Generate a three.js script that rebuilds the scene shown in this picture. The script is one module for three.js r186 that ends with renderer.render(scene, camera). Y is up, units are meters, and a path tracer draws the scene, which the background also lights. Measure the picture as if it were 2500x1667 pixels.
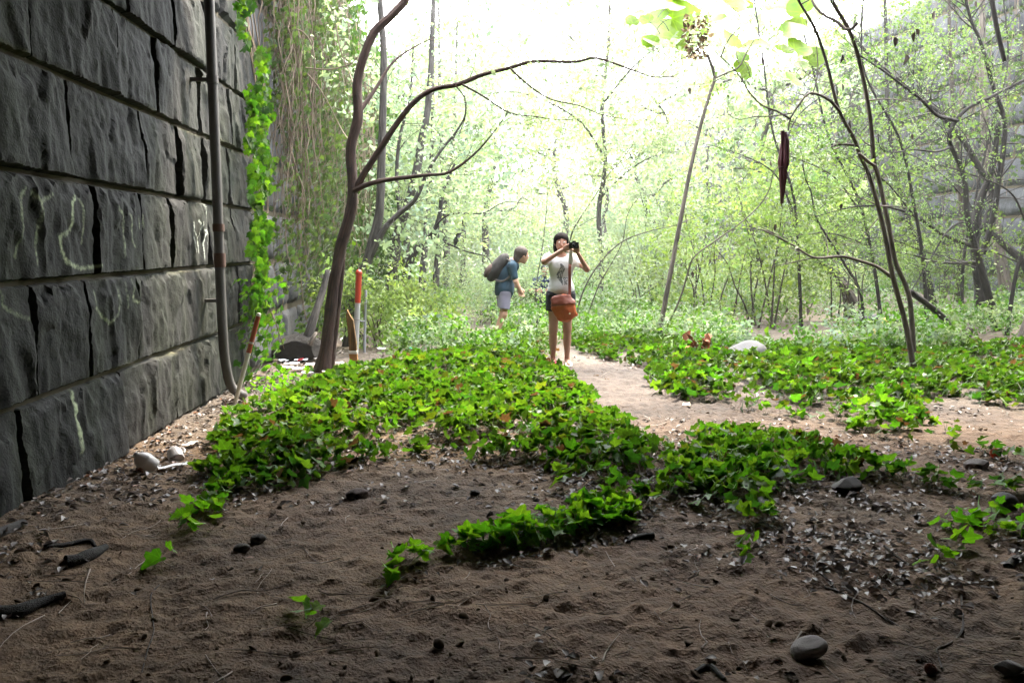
import * as THREE from 'three';
import { mergeGeometries, toCreasedNormals } from 'three/addons/utils/BufferGeometryUtils.js';

// ---------------------------------------------------------------- camera, sky, sun, exposure
const scene = new THREE.Scene();
const EYE = new THREE.Vector3(0, 1.5, 0), YAW = 0.0688, PITCH = 0.1162, FOCAL = 2018;
const camera = new THREE.PerspectiveCamera(2 * Math.atan(833.5 / FOCAL) * 180 / Math.PI, 1.5, 0.05, 400);
camera.position.copy(EYE);
const FWD = new THREE.Vector3(Math.sin(YAW) * Math.cos(PITCH), -Math.sin(PITCH), -Math.cos(YAW) * Math.cos(PITCH));
camera.lookAt(EYE.clone().add(FWD));
scene.add(camera);
const renderer = new THREE.WebGLRenderer({ antialias: true });
renderer.toneMapping = THREE.LinearToneMapping;
renderer.toneMappingExposure = 14;
renderer.shadowMap.enabled = true;
{ // bright overcast sky: white haze, a little brighter overhead
  const W = 64, H = 32, d = new Float32Array(W * H * 4);
  for (let y = 0; y < H; y++) for (let x = 0; x < W; x++) {
    const e = (y + 0.5) / H * 180 - 90, k = 0.95 + 0.35 * Math.max(0, Math.sin(e * Math.PI / 180)), i = (y * W + x) * 4;
    d[i] = k * 0.98; d[i + 1] = k; d[i + 2] = k * 1.05; d[i + 3] = 1;
  }
  const t = new THREE.DataTexture(d, W, H, THREE.RGBAFormat, THREE.FloatType);
  t.mapping = THREE.EquirectangularReflectionMapping; t.magFilter = THREE.LinearFilter; t.needsUpdate = true;
  scene.background = t; scene.environment = t;
}
const sun = new THREE.DirectionalLight(0xfff1dc, 1.4);
sun.position.set(13, 34, -24); sun.target.position.set(0, 0, -8);
sun.castShadow = true; sun.shadow.radius = 22;
Object.assign(sun.shadow.camera, { left: -30, right: 30, top: 40, bottom: -40, near: 1, far: 120 });
sun.shadow.mapSize.set(2048, 2048);
scene.add(sun, sun.target);
scene.fog = new THREE.FogExp2(0xf4f8f4, 0.0012);

// ---------------------------------------------------------------- helpers
const V = (x, y, z) => new THREE.Vector3(x, y, z);
function rngOf(s) { return () => { s = (s + 0x6d2b79f5) | 0; let t = Math.imul(s ^ (s >>> 15), 1 | s); t = (t + Math.imul(t ^ (t >>> 7), 61 | t)) ^ t; return ((t ^ (t >>> 14)) >>> 0) / 4294967296; }; }
const R = rngOf(7);
const rr = (a, b, r = R) => a + (b - a) * r();
const lerp = (a, b, t) => a + (b - a) * t, clamp = (x, a = 0, b = 1) => Math.min(b, Math.max(a, x));
const sstep = (a, b, x) => { const t = clamp((x - a) / (b - a)); return t * t * (3 - 2 * t); };
function h3(x, y, z) { let n = Math.imul(x, 374761393) ^ Math.imul(y, 668265263) ^ Math.imul(z, 1274126177); n = Math.imul(n ^ (n >>> 13), 1274126177); return ((n ^ (n >>> 16)) >>> 0) / 4294967296; }
function vn(x, y, z = 0) { // value noise 0..1
  const X = Math.floor(x), Y = Math.floor(y), Z = Math.floor(z); x -= X; y -= Y; z -= Z;
  const u = x * x * (3 - 2 * x), v = y * y * (3 - 2 * y), w = z * z * (3 - 2 * z);
  const a = lerp(lerp(h3(X, Y, Z), h3(X + 1, Y, Z), u), lerp(h3(X, Y + 1, Z), h3(X + 1, Y + 1, Z), u), v);
  if (w === 0) return a;
  return lerp(a, lerp(lerp(h3(X, Y, Z + 1), h3(X + 1, Y, Z + 1), u), lerp(h3(X, Y + 1, Z + 1), h3(X + 1, Y + 1, Z + 1), u), v), w);
}
const fbm = (x, y, z = 0, o = 4) => { let s = 0, a = 0.5; for (let i = 0; i < o; i++) { s += a * vn(x, y, z); a *= 0.5; x = x * 2.03 + 17.1; y = y * 2.03 + 5.7; z = z ? z * 2.03 + 3.3 : 0; } return s / (1 - Math.pow(0.5, o)); };
// periodic noise for textures that repeat
function pn(x, y, p, seed) { const X = Math.floor(x), Y = Math.floor(y); x -= X; y -= Y; const m = (a) => ((a % p) + p) % p, u = x * x * (3 - 2 * x), v = y * y * (3 - 2 * y); return lerp(lerp(h3(m(X), m(Y), seed), h3(m(X + 1), m(Y), seed), u), lerp(h3(m(X), m(Y + 1), seed), h3(m(X + 1), m(Y + 1), seed), u), v); }
const pfbm = (u, v, p, o, seed) => { let s = 0, a = 0.5, t = 0; for (let i = 0; i < o; i++) { s += a * pn(u * p, v * p, p, seed + i); t += a; a *= 0.55; p *= 2; } return s / t; };

const used = new Map();
function numbered(n) { const k = used.get(n) ?? 0; used.set(n, k + 1); return k ? n + '_' + String(k).padStart(3, '0') : n; }
function tag(o, label, category, group, kind) { if (label) o.userData.label = label; if (category) o.userData.category = category; if (group) o.userData.group = group; if (kind) o.userData.kind = kind; return o; }
function thing(name, label, category, pos = V(0, 0, 0), group) { const o = new THREE.Group(); o.name = numbered(name); o.position.copy(pos); scene.add(o); return tag(o, label, category, group); }
function part(name, geo, mat, parent, kind) { const m = new THREE.Mesh(geo, mat); m.name = parent === scene ? numbered(name) : name; m.castShadow = m.receiveShadow = true; parent.add(m); if (kind) m.userData.kind = kind; return m; }
function copies(name, geo, mat, list, parent, kind = 'stuff') { // list of [Matrix4, Color?]
  const m = new THREE.InstancedMesh(geo, mat, list.length); m.name = parent === scene ? numbered(name) : name; m.castShadow = m.receiveShadow = true;
  list.forEach(([mx, c], i) => { m.setMatrixAt(i, mx); if (c) m.setColorAt(i, c); }); parent.add(m); m.userData.kind = kind; return m;
}
// the photograph's pixels (2500 wide) as sight lines: a point at depth d along the passage, or on the ground
const RIGHT = V(Math.cos(YAW), 0, Math.sin(YAW)), UPV = V().crossVectors(RIGHT, FWD);
const ray = (px, py) => FWD.clone().addScaledVector(RIGHT, (px - 1250) / FOCAL).addScaledVector(UPV, (833.5 - py) / FOCAL);
const P = (px, py, d) => { const r = ray(px, py); return EYE.clone().addScaledVector(r, d / -r.z); };
const G = (px, py, y = 0) => { const r = ray(px, py); return EYE.clone().addScaledVector(r, (y - EYE.y) / r.y); };
const gd = (px, py) => -G(px, py).z;
const M4 = (p, q, s) => new THREE.Matrix4().compose(p, q, typeof s === 'number' ? V(s, s, s) : s);
const qE = (x, y, z, o = 'YXZ') => new THREE.Quaternion().setFromEuler(new THREE.Euler(x, y, z, o));
const qDir = (dir, spin = 0) => new THREE.Quaternion().setFromUnitVectors(V(0, 1, 0), dir.clone().normalize()).multiply(qE(0, spin, 0));
const rgb = (r, g, b) => new THREE.Color().setRGB(r, g, b);
function dataTex(w, h, f, srgb = false, wrap = THREE.RepeatWrapping) { // f(u,v) -> [r,g,b] 0..1
  const d = new Uint8Array(w * h * 4);
  for (let y = 0; y < h; y++) for (let x = 0; x < w; x++) { const c = f(x / w, y / h), i = (y * w + x) * 4; if (typeof c === 'number') d[i] = d[i + 1] = d[i + 2] = clamp(c) * 255; else for (let k = 0; k < 3; k++) d[i + k] = clamp(c[k]) * 255; d[i + 3] = 255; }
  const t = new THREE.DataTexture(d, w, h); t.wrapS = t.wrapT = wrap; t.magFilter = THREE.LinearFilter; t.minFilter = THREE.LinearMipmapLinearFilter; if (srgb) t.colorSpace = THREE.SRGBColorSpace; t.needsUpdate = true; return t;
}
const rep = (t, u, v) => { const c = t.clone(); c.repeat.set(u, v); c.needsUpdate = true; return c; };
const std = (o) => new THREE.MeshStandardMaterial({ side: THREE.DoubleSide, roughness: 0.9, ...o });
const phys = (o) => new THREE.MeshPhysicalMaterial({ side: THREE.DoubleSide, ...o });

// ---------------------------------------------------------------- textures and materials
const grain = dataTex(512, 512, (u, v) => 0.55 * pfbm(u, v, 8, 5, 3) + 0.45 * pfbm(u, v, 64, 3, 40));
const stoneTile = dataTex(512, 512, (u, v) => { const a = pfbm(u, v, 4, 6, 90), s = pfbm(u * 1, v * 0.25 + 0.001, 32, 2, 120), g = 0.2 + 0.26 * a + 0.1 * (s - 0.5) + 0.12 * (pfbm(u, v, 96, 2, 60) - 0.5); return [g * 1.0, g * 1.0, g * 1.01]; }, true);
const dirtMap = dataTex(1024, 1024, (u, v) => { const a = pfbm(u, v, 4, 6, 11), b = pfbm(u, v, 48, 4, 21), k = 0.24 + 0.16 * a + 0.16 * (b - 0.5); return [k * 1.13, k * 0.91, k * 0.68]; }, true);
const dirtBump = dataTex(1024, 1024, (u, v) => { const b = pfbm(u, v, 24, 5, 31), c = pfbm(u, v, 90, 3, 71); return 0.6 * b + 0.4 * c * c * 1.6; });
const barkMap = dataTex(256, 512, (u, v) => { const s = pfbm(u, v * 0.25, 16, 4, 5), a = pfbm(u, v, 4, 4, 9), k = 0.55 + 0.5 * (s - 0.5) + 0.45 * (a - 0.5); return [k, k, k]; }, true);
const barkBump = dataTex(256, 512, (u, v) => 0.6 * pfbm(u, v * 0.25, 16, 4, 5) + 0.4 * pfbm(u, v, 32, 3, 15));
const barkTiles = [rep(barkMap, 3, 1.2), rep(barkBump, 3, 1.2)];
const bark = (r, g, b) => std({ color: rgb(r, g, b), map: barkTiles[0], bumpMap: barkTiles[1], bumpScale: 0.012, roughness: 0.9 });
const BK = { red: bark(0.13, 0.066, 0.05), grey: bark(0.135, 0.12, 0.11), dark: bark(0.042, 0.034, 0.03), pale: bark(0.27, 0.225, 0.185), brown: bark(0.11, 0.084, 0.066), twin: bark(0.24, 0.19, 0.155) };
const leafMap = dataTex(256, 256, (u, v) => { // midrib and side veins of an ivy leaf whose stalk joins at (0.5, 0.2)
  const x = (u - 0.5), y = v - 0.2, a = Math.atan2(x, y), r = Math.hypot(x, y); let w = 0;
  for (const t of [0, 0.75, -0.75, 1.65, -1.65]) { const dd = Math.abs(a - t) * r; if (Math.abs(a - t) < 0.5) w = Math.max(w, 1 - dd / 0.018); }
  const side = Math.abs(((a * 9 + r * 22) % 1 + 1) % 1 - 0.5) * 2; w = Math.max(w, 0.35 * clamp((side - 0.85) / 0.15));
  const k = 0.82 + 0.14 * (fbm(u * 9, v * 9) - 0.5) * 2; const g = clamp(k + 0.16 * clamp(w)); return [g, g, g * 0.95]; }, true, THREE.ClampToEdgeWrapping);
const foliage = (o = {}) => phys({ color: 0xffffff, roughness: 0.97, transmission: 0.6, thickness: 0, clearcoat: 0.3, clearcoatRoughness: 0.35, specularIntensity: 0.3, ...o });
const LEAFWHITE = foliage(), IVYMAT = foliage({ map: leafMap, clearcoat: 0.45, clearcoatRoughness: 0.3 });
const DRY = std({ color: 0xffffff, roughness: 0.75 });
const STONE = std({ color: rgb(0.5, 0.52, 0.57), map: rep(stoneTile, 0.7, 0.7), bumpMap: rep(grain, 1.3, 1.3), bumpScale: 0.006, roughness: 0.88 });
const MORTAR = std({ color: rgb(0.07, 0.057, 0.036), bumpMap: rep(grain, 2, 2), bumpScale: 0.01, roughness: 1 });

// ---------------------------------------------------------------- ground
const ground_h = (x, z) => {
  let h = 0.10 * (fbm(x * 0.35 + 3, z * 0.35 + 9, 0, 3) - 0.5) * sstep(1, 5, Math.hypot(x, z));
  h += 0.32 * sstep(6.5, 12, x) + 0.10 * sstep(-1.3, -2.4, x) * sstep(-6.5, -3.5, z);
  return h;
};
const rough_h = (x, z) => { // clods, scuffs and pits of the trodden soil
  const d = Math.hypot(x, z); if (d > 16) return 0;
  const a = fbm(x * 5.2 + 2, z * 6.5, 0, 3) - 0.5, b = fbm(x * 13 + 31, z * 17, 0, 3), c = vn(x * 32, z * 38);
  const pit = sstep(0.66, 0.76, vn(x * 7.5 + 40, z * 9.5 + 8));
  return (0.045 * a + 0.024 * Math.max(0, b - 0.45) * 2 + 0.009 * (c - 0.5) - 0.006 * pit) * (1 - sstep(9, 16, d));
};
const GH = (x, z) => ground_h(x, z) + rough_h(x, z);
{
  const axis = (marks) => { const a = [marks[0][0]]; for (let i = 1; i < marks.length; i++) { const [to, step] = marks[i]; while (a[a.length - 1] + step < to) a.push(a[a.length - 1] + step); a.push(to); } return a; };
  const xs = axis([[-60], [-3, 4], [-2.6, 0.1], [3.6, 0.022], [6, 0.06], [13, 0.3], [70, 5]]);
  const zs = axis([[-110], [-40, 3], [-18, 0.4], [-11, 0.12], [-7.5, 0.045], [-2.2, 0.02], [1, 0.2], [16, 1.5]]);
  const pos = new Float32Array(xs.length * zs.length * 3), uv = new Float32Array(xs.length * zs.length * 2), col = new Float32Array(xs.length * zs.length * 3), idx = [];
  let k = 0;
  for (const z of zs) for (const x of xs) {
    pos.set([x, GH(x, z), z], k * 3); uv.set([x, -z], k * 2);
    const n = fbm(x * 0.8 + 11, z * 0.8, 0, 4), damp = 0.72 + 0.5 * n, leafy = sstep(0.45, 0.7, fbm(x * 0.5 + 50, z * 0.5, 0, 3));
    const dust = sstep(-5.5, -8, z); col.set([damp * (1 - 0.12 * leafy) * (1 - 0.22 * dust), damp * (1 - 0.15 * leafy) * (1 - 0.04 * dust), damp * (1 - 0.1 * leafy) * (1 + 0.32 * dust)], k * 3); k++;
  }
  const n = xs.length;
  for (let j = 0; j + 1 < zs.length; j++) for (let i = 0; i + 1 < n; i++) { const a = j * n + i; idx.push(a, a + n, a + 1, a + 1, a + n, a + n + 1); }
  const g = new THREE.BufferGeometry(); g.setAttribute('position', new THREE.BufferAttribute(pos, 3)); g.setAttribute('uv', new THREE.BufferAttribute(uv, 2)); g.setAttribute('color', new THREE.BufferAttribute(col, 3)); g.setIndex(idx); g.computeVertexNormals();
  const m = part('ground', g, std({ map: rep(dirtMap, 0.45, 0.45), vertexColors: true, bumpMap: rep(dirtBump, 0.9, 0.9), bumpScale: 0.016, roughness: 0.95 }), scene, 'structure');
  tag(m, 'bare trodden brown soil running from the foreground out into the trees', 'ground');
}

// ---------------------------------------------------------------- granite walls
const COURSES = [-0.45, 0.0, 0.62, 1.29, 1.91, 2.54, 3.17, 3.84, 4.47, 5.1, 5.72, 6.3];
function rockFace(L, H, seed, cell, near, proud) { // a rock-faced block: x along its length, y up, z out of the wall; origin at the lower left of its face
  const r = rngOf(seed), nx = Math.max(3, Math.round(L / cell)), ny = Math.max(3, Math.round(H / cell));
  const base = proud + 0.012 + 0.022 * r(), so = r() * 90, cells = [], tx = rr(-0.05, 0.05, r), ty = rr(-0.05, 0.04, r), chip = rr(0.1, 0.3, r);
  for (let i = 0; i < 4 + L * 7; i++) cells.push([rr(0, L, r), rr(0, H, r), rr(-0.011, 0.011, r), rr(-0.1, 0.1, r), rr(-0.06, 0.06, r)]);
  const f = (x, y) => { // fracture planes, taller than wide, meeting in small cliffs; spalled upper arris; narrow worn edges
    const wx = x + 0.09 * (fbm(x * 6 + so, y * 5, 0, 3) - 0.5), wy = y + 0.16 * (fbm(x * 5, y * 6 + so, 0, 3) - 0.5); let b0 = 9, b1 = 9, q = cells[0], q1 = q;
    for (const c of cells) { const d = Math.hypot((wx - c[0]) * 1.5, (wy - c[1]) * 0.8); if (d < b0) { b1 = b0; q1 = q; b0 = d; q = c; } else if (d < b1) { b1 = d; q1 = c; } }
    const face = (c) => c[2] + c[3] * (x - c[0]) + c[4] * (y - c[1]), mix = 0.5 + 0.5 * clamp((b1 - b0) / 0.045);
    let h = base + tx * (x - L / 2) + ty * (y - H / 2) + mix * face(q) + (1 - mix) * face(q1);
    h += 0.03 * (0.5 - Math.abs(2 * fbm(x * 5 + so + 0.8 * y, y * 1.6, 0, 3) - 1)) + 0.016 * (fbm(x * 10 + so, y * 2.4, 0, 3) - 0.5) + 0.014 * (fbm(x * 22, y * 18 + so, 0, 3) - 0.5);
    const wob = fbm(x * 7 + so, 3.3 + so, 0, 3), top = (H - y) / (chip * clamp(2.6 * wob - 0.55, 0.08, 1.5)); if (top < 1) h -= 0.034 * (1 - top * top) * (0.7 + 0.5 * fbm(x * 12 + so, y * 12, 0, 2));
    const e = Math.min(x, L - x, y, H - y), w = 0.004 + 0.03 * Math.pow(fbm(x * 7 + so, y * 7, 0, 2), 2);
    return lerp(0.0, Math.max(h, 0.012 + 0.02 * fbm(x * 20, y * 20 + so, 0, 2)), 1 - Math.exp(-Math.max(0, e) / w * 1.6));
  };
  const pos = [], uv = [], idx = [];
  for (let j = 0; j <= ny; j++) for (let i = 0; i <= nx; i++) {
    const ex = (t, n) => t <= 0 ? 0 : t >= n ? 1 : t / n, x = L * ex(i, nx), y = H * ex(j, ny), edge = i === 0 || j === 0 || i === nx || j === ny;
    const jx = edge ? 0 : (h3(i, j, seed) - 0.5) * cell * 0.5, jy = edge ? 0 : (h3(i, j, seed + 9) - 0.5) * cell * 0.5;
    pos.push(x + jx, y + jy, edge ? -0.03 : f(x + jx, y + jy)); uv.push(x + jx, y + jy);
  }
  const W = nx + 1;
  for (let j = 0; j < ny; j++) for (let i = 0; i < nx; i++) { const a = j * W + i; if ((i + j) & 1) idx.push(a, a + 1, a + W, a + 1, a + W + 1, a + W); else idx.push(a, a + 1, a + W + 1, a, a + W + 1, a + W); }
  // sides back into the wall
  const ring = []; for (let i = 0; i <= nx; i++) ring.push(i); for (let j = 1; j <= ny; j++) ring.push(j * W + nx); for (let i = nx - 1; i >= 0; i--) ring.push(ny * W + i); for (let j = ny - 1; j > 0; j--) ring.push(j * W);
  const s0 = pos.length / 3; ring.forEach((v) => { pos.push(pos[v * 3], pos[v * 3 + 1], -0.2); uv.push(uv[v * 2], uv[v * 2 + 1]); });
  for (let i = 0; i < ring.length; i++) { const a = ring[i], b = ring[(i + 1) % ring.length], c = s0 + i, d = s0 + (i + 1) % ring.length; idx.push(a, c, b, b, c, d); }
  let g = new THREE.BufferGeometry(); g.setAttribute('position', new THREE.Float32BufferAttribute(pos, 3)); g.setAttribute('uv', new THREE.Float32BufferAttribute(uv, 2)); g.setIndex(idx);
  if (near) { g = toCreasedNormals(g, 0.55); } else g.computeVertexNormals();
  return g;
}
// paint of the near stretch of the left wall, in wall metres: stone, lime stains, chalky graffiti
const WALLX = -2.42, PZ0 = 3.4, PW = 6.8, PY0 = -0.45, PH = 4.6;
function wallPaint() {
  const W = 2048, H = 1386, c = document.createElement('canvas'); c.width = W; c.height = H; const x2 = c.getContext('2d'), im = x2.createImageData(W, H), d = im.data;
  for (let j = 0; j < H; j++) for (let i = 0; i < W; i++) {
    const m = i / W * PW, y = PY0 + (1 - j / H) * PH, a = fbm(m * 1.6, y * 1.2, 0, 4), s = fbm(m * 11, y * 0.9 + 8, 0, 3), g = fbm(m * 60, y * 60, 0, 2);
    let k = 21 + 25 * (a - 0.5) + 22 * (s - 0.5) + 19 * (g - 0.5), R_ = k * 0.96, G_ = k * 1.0, B_ = k * 0.92;
    let near = 9; for (const q of COURSES) near = Math.min(near, Math.abs(y - q - 0.012 * Math.sin(m * 3 + q * 9)));
    const lime = sstep(0.045, 0.0, near) * sstep(0.35, 0.65, a); R_ += lime * 40; G_ += lime * 34; B_ += lime * 17; const moss = sstep(0.5, 0.75, fbm(m * 2.3 + 40, y * 0.8, 0, 3)); R_ += 5 * moss; G_ += 9 * moss; B_ -= 2 * moss;
    const blue = sstep(4.2, 5.6, m); R_ *= 1 - 0.03 * blue; B_ *= 1 + 0.07 * blue;
    const o = (j * W + i) * 4; d[o] = R_; d[o + 1] = G_; d[o + 2] = B_; d[o + 3] = 255;
  }
  x2.putImageData(im, 0, 0);
  const spot = (px, py) => { const r = ray(px, py), t = (WALLX + 0.07 - EYE.x) / r.x, p = EYE.clone().addScaledVector(r, t); return [(-p.z - PZ0) / PW * W, (1 - (p.y - PY0) / PH) * H]; };
  const r = rngOf(99);
  const stroke = (pts, w, col, al) => { // sprayed line: many soft overlapping dots, broken up by the grain of the stone
    const q = pts.map(([x, y]) => spot(x / 3.92, y / 3.92 + 400));
    for (let i = 0; i + 1 < q.length; i++) { const n = Math.ceil(Math.hypot(q[i + 1][0] - q[i][0], q[i + 1][1] - q[i][1]) / 1.5);
      for (let k = 0; k < n; k++) { const t = k / n, X = lerp(q[i][0], q[i + 1][0], t), Y = lerp(q[i][1], q[i + 1][1], t), f = 0.35 + 0.9 * fbm(X * 0.05, Y * 0.05, 0, 2);
        for (let s = 0; s < 5; s++) { x2.globalAlpha = al * f * rr(0.05, 0.29, r); x2.fillStyle = col; x2.beginPath(); x2.arc(X + rr(-w, w, r) * 0.55, Y + rr(-w, w, r) * 0.55, rr(0.8, w * 0.5, r), 0, 7); x2.fill(); } } }
    x2.globalAlpha = 1;
  };
  const GR = '#c6d4a8', WH = '#e8efe6';
  for (const [pts, w, col, al] of [
    [[[255, 230], [205, 330], [200, 480], [220, 600], [215, 730], [205, 900]], 8, GR, 0.5], [[[315, 265], [385, 370], [405, 450], [395, 600], [385, 780], [410, 960]], 8, GR, 0.6], [[[385, 370], [520, 280]], 7, GR, 0.5],
    [[[745, 310], [715, 380], [720, 560], [705, 640], [595, 695], [620, 830], [655, 940], [820, 1000]], 8, GR, 0.9], [[[780, 330], [825, 400], [840, 600], [848, 770]], 7, GR, 0.7], [[[820, 1000], [1020, 975]], 8, GR, 0.7],
    [[[1150, 420], [1200, 500], [1215, 700], [1220, 890]], 8, GR, 0.5], [[[1235, 470], [1270, 520], [1275, 730], [1330, 790]], 7, GR, 0.55], [[[1350, 500], [1355, 620]], 6, GR, 0.6], [[[1400, 490], [1405, 610]], 7, GR, 0.6],
    [[[960, 1220], [955, 1350], [1010, 1450], [1080, 1530], [1140, 1440], [1165, 1300], [1150, 1180]], 7, GR, 0.55], [[[1220, 1130], [1230, 1400]], 7, GR, 0.5], [[[1275, 1100], [1270, 1300], [1330, 1330]], 7, GR, 0.5], [[[1385, 1120], [1400, 1300]], 6, GR, 0.5],
    [[[70, 1190], [110, 1280], [130, 1370], [230, 1440], [390, 1490]], 7, GR, 0.45], [[[760, 2190], [780, 2500], [796, 2780]], 12, GR, 0.75],
    [[[1885, 560], [1880, 640], [1925, 740]], 6, WH, 1], [[[1918, 540], [1948, 600], [1930, 720], [1942, 860]], 6, WH, 1], [[[1962, 560], [1942, 680]], 6, WH, 1], [[[1868, 690], [1885, 790], [1915, 840]], 6, WH, 1],
    [[[1992, 660], [1970, 760], [1982, 890], [1990, 920]], 7, WH, 1], [[[1965, 630], [2000, 645], [2030, 680]], 7, WH, 1], [[[2015, 690], [2030, 850]], 6, WH, 1], [[[1985, 380], [2000, 640]], 5, WH, 0.6],
  ]) stroke(pts, w, col, al);
  const t = new THREE.CanvasTexture(c); t.colorSpace = THREE.SRGBColorSpace; t.wrapS = t.wrapT = THREE.ClampToEdgeWrapping; t.repeat.set(1 / PW, 1 / PH); t.offset.set(-PZ0 / PW, -PY0 / PH); return t;
}
const NEARSTONE = std({ map: wallPaint(), bumpMap: rep(grain, 1.4, 1.4), bumpScale: 0.007, roughness: 0.85 });
function moveUV(g, du, dv) { const a = g.attributes.uv; for (let i = 0; i < a.count; i++) a.setXY(i, a.getX(i) + du, a.getY(i) + dv); return g; }
const box = (w, h, d, x = 0, y = 0, z = 0) => new THREE.BoxGeometry(w, h, d).translate(x, y, z);
{
  const wall = thing('stone_wall', 'dark rough granite block wall with chalky graffiti along the left side', 'wall', V(WALLX, 0, 0));
  part('mortar', box(0.5, 6.75, 64, -0.256, 2.92, -20), MORTAR, wall);
  // joints of the near stretch, as metres from the camera along the wall, course by course from the ground
  const joints = { 0: [4.0, 4.9, 5.7, 6.5, 7.4, 8.3], 1: [3.6, 4.63, 6.0, 7.17, 8.57], 2: [4.0, 4.85, 5.53, 6.37, 8.5], 3: [4.39, 5.72, 6.53, 7.2, 8.28], 4: [4.5, 5.45, 6.63, 7.45, 8.2], 5: [4.1, 5.02, 6.2, 7.0, 8.15], 6: [4.3, 5.4, 6.45, 7.5, 8.4] };
  const r = rngOf(5), far = []; let seed = 100;
  for (let c = 0; c + 1 < COURSES.length; c++) {
    const list = [...(joints[c] ?? [4.3, 5.3, 6.1, 7.1, 8.2])]; while (list[list.length - 1] < 50) list.push(list[list.length - 1] + rr(0.75, 1.3, r));
    const y0 = COURSES[c] + 0.005, H = COURSES[c + 1] - COURSES[c] - 0.01;
    for (let i = 0; i + 1 < list.length; i++) {
      const a = list[i] + 0.003, L = list[i + 1] - list[i] - 0.006, near = a < 9.6, mid = a < 21; seed++;
      if (mid || (i % 1 === 0)) {
        const g = rockFace(L, H, seed, near ? (c < 7 ? 0.02 : 0.07) : mid ? 0.09 : 0.3, near, (c === 0 ? 0.09 : 0.015));
        moveUV(g, a, y0); g.rotateY(Math.PI / 2).translate(0, y0, -a);
        if (mid) part('stone', g, near ? NEARSTONE : STONE, wall); else far.push(g);
      }
    }
    part('stone', moveUV(rockFace(list[0] + 9 - 0.01, H, seed + 5000, 0.3, false, 0.03), -9, y0).rotateY(Math.PI / 2).translate(0, y0, 9), NEARSTONE, wall);
  }
  part('far_stonework', mergeGeometries(far), STONE, wall, 'stuff');
  part('coping', box(0.9, 0.18, 44, -0.2, 6.4, -29), STONE, wall);
}
{
  const wall = thing('stone_wall', 'pale grey granite block wall behind the branches at the far right', 'wall', V(12, 0, 0));
  part('mortar', box(0.5, 8.3, 64, 0.268, 3.55, -20), MORTAR, wall);
  const r = rngOf(15), far = []; let seed = 900;
  const RC = [...COURSES, 6.92, 7.55];
  for (let c = 0; c + 1 < RC.length; c++) {
    const list = [9.5 + rr(0, 1, r)]; while (list[list.length - 1] < 50) list.push(list[list.length - 1] + rr(0.8, 1.5, r));
    const y0 = RC[c] + 0.21, H = RC[c + 1] - RC[c] - 0.018;
    for (let i = 0; i + 1 < list.length; i++) {
      const a = list[i] + 0.009, L = list[i + 1] - list[i] - 0.018, mid = a > 15.5 && a < 29; seed++;
      const g = moveUV(rockFace(L, H, seed, mid ? 0.1 : 0.3, false, 0.02), a, y0).rotateY(-Math.PI / 2).translate(0, y0, -a - L);
      if (mid) part('stone', g, STONE, wall); else far.push(g);
    }
    part('stone', moveUV(rockFace(list[0] + 9 - 0.02, H, seed + 5000, 0.4, false, 0.03), -9, y0).rotateY(-Math.PI / 2).translate(0, y0, -list[0] + 0.01), STONE, wall);
  }
  part('far_stonework', mergeGeometries(far), STONE, wall, 'stuff');
}
{ // the bridge overhead, whose shade the camera stands in
  const m = std({ color: rgb(0.2, 0.19, 0.18), bumpMap: rep(grain, 1, 1), bumpScale: 0.01 });
  const b = thing('bridge_deck', 'concrete bridge deck spanning the two granite walls above the camera', 'bridge', V(4.8, 0, 0));
  part('slab', box(16.4, 2, 21.7, 0, 5.5, 2.65), m, b);
  for (const x of [-5.6, -2.8, 0, 2.8, 5.6]) part('beam', box(0.5, 0.3, 21.5, x, 4.36, 2.65), m, b);
  part('back_wall', box(15.6, 7.4, 0.5, 0, 3.2, 13.2), m, b);
  part('pier', box(1.4, 5.6, 20.8, 2.2, 1.9, 2.6), std({ color: rgb(0.07, 0.07, 0.068), bumpMap: rep(grain, 1, 1), bumpScale: 0.02 }), b);
}
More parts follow.
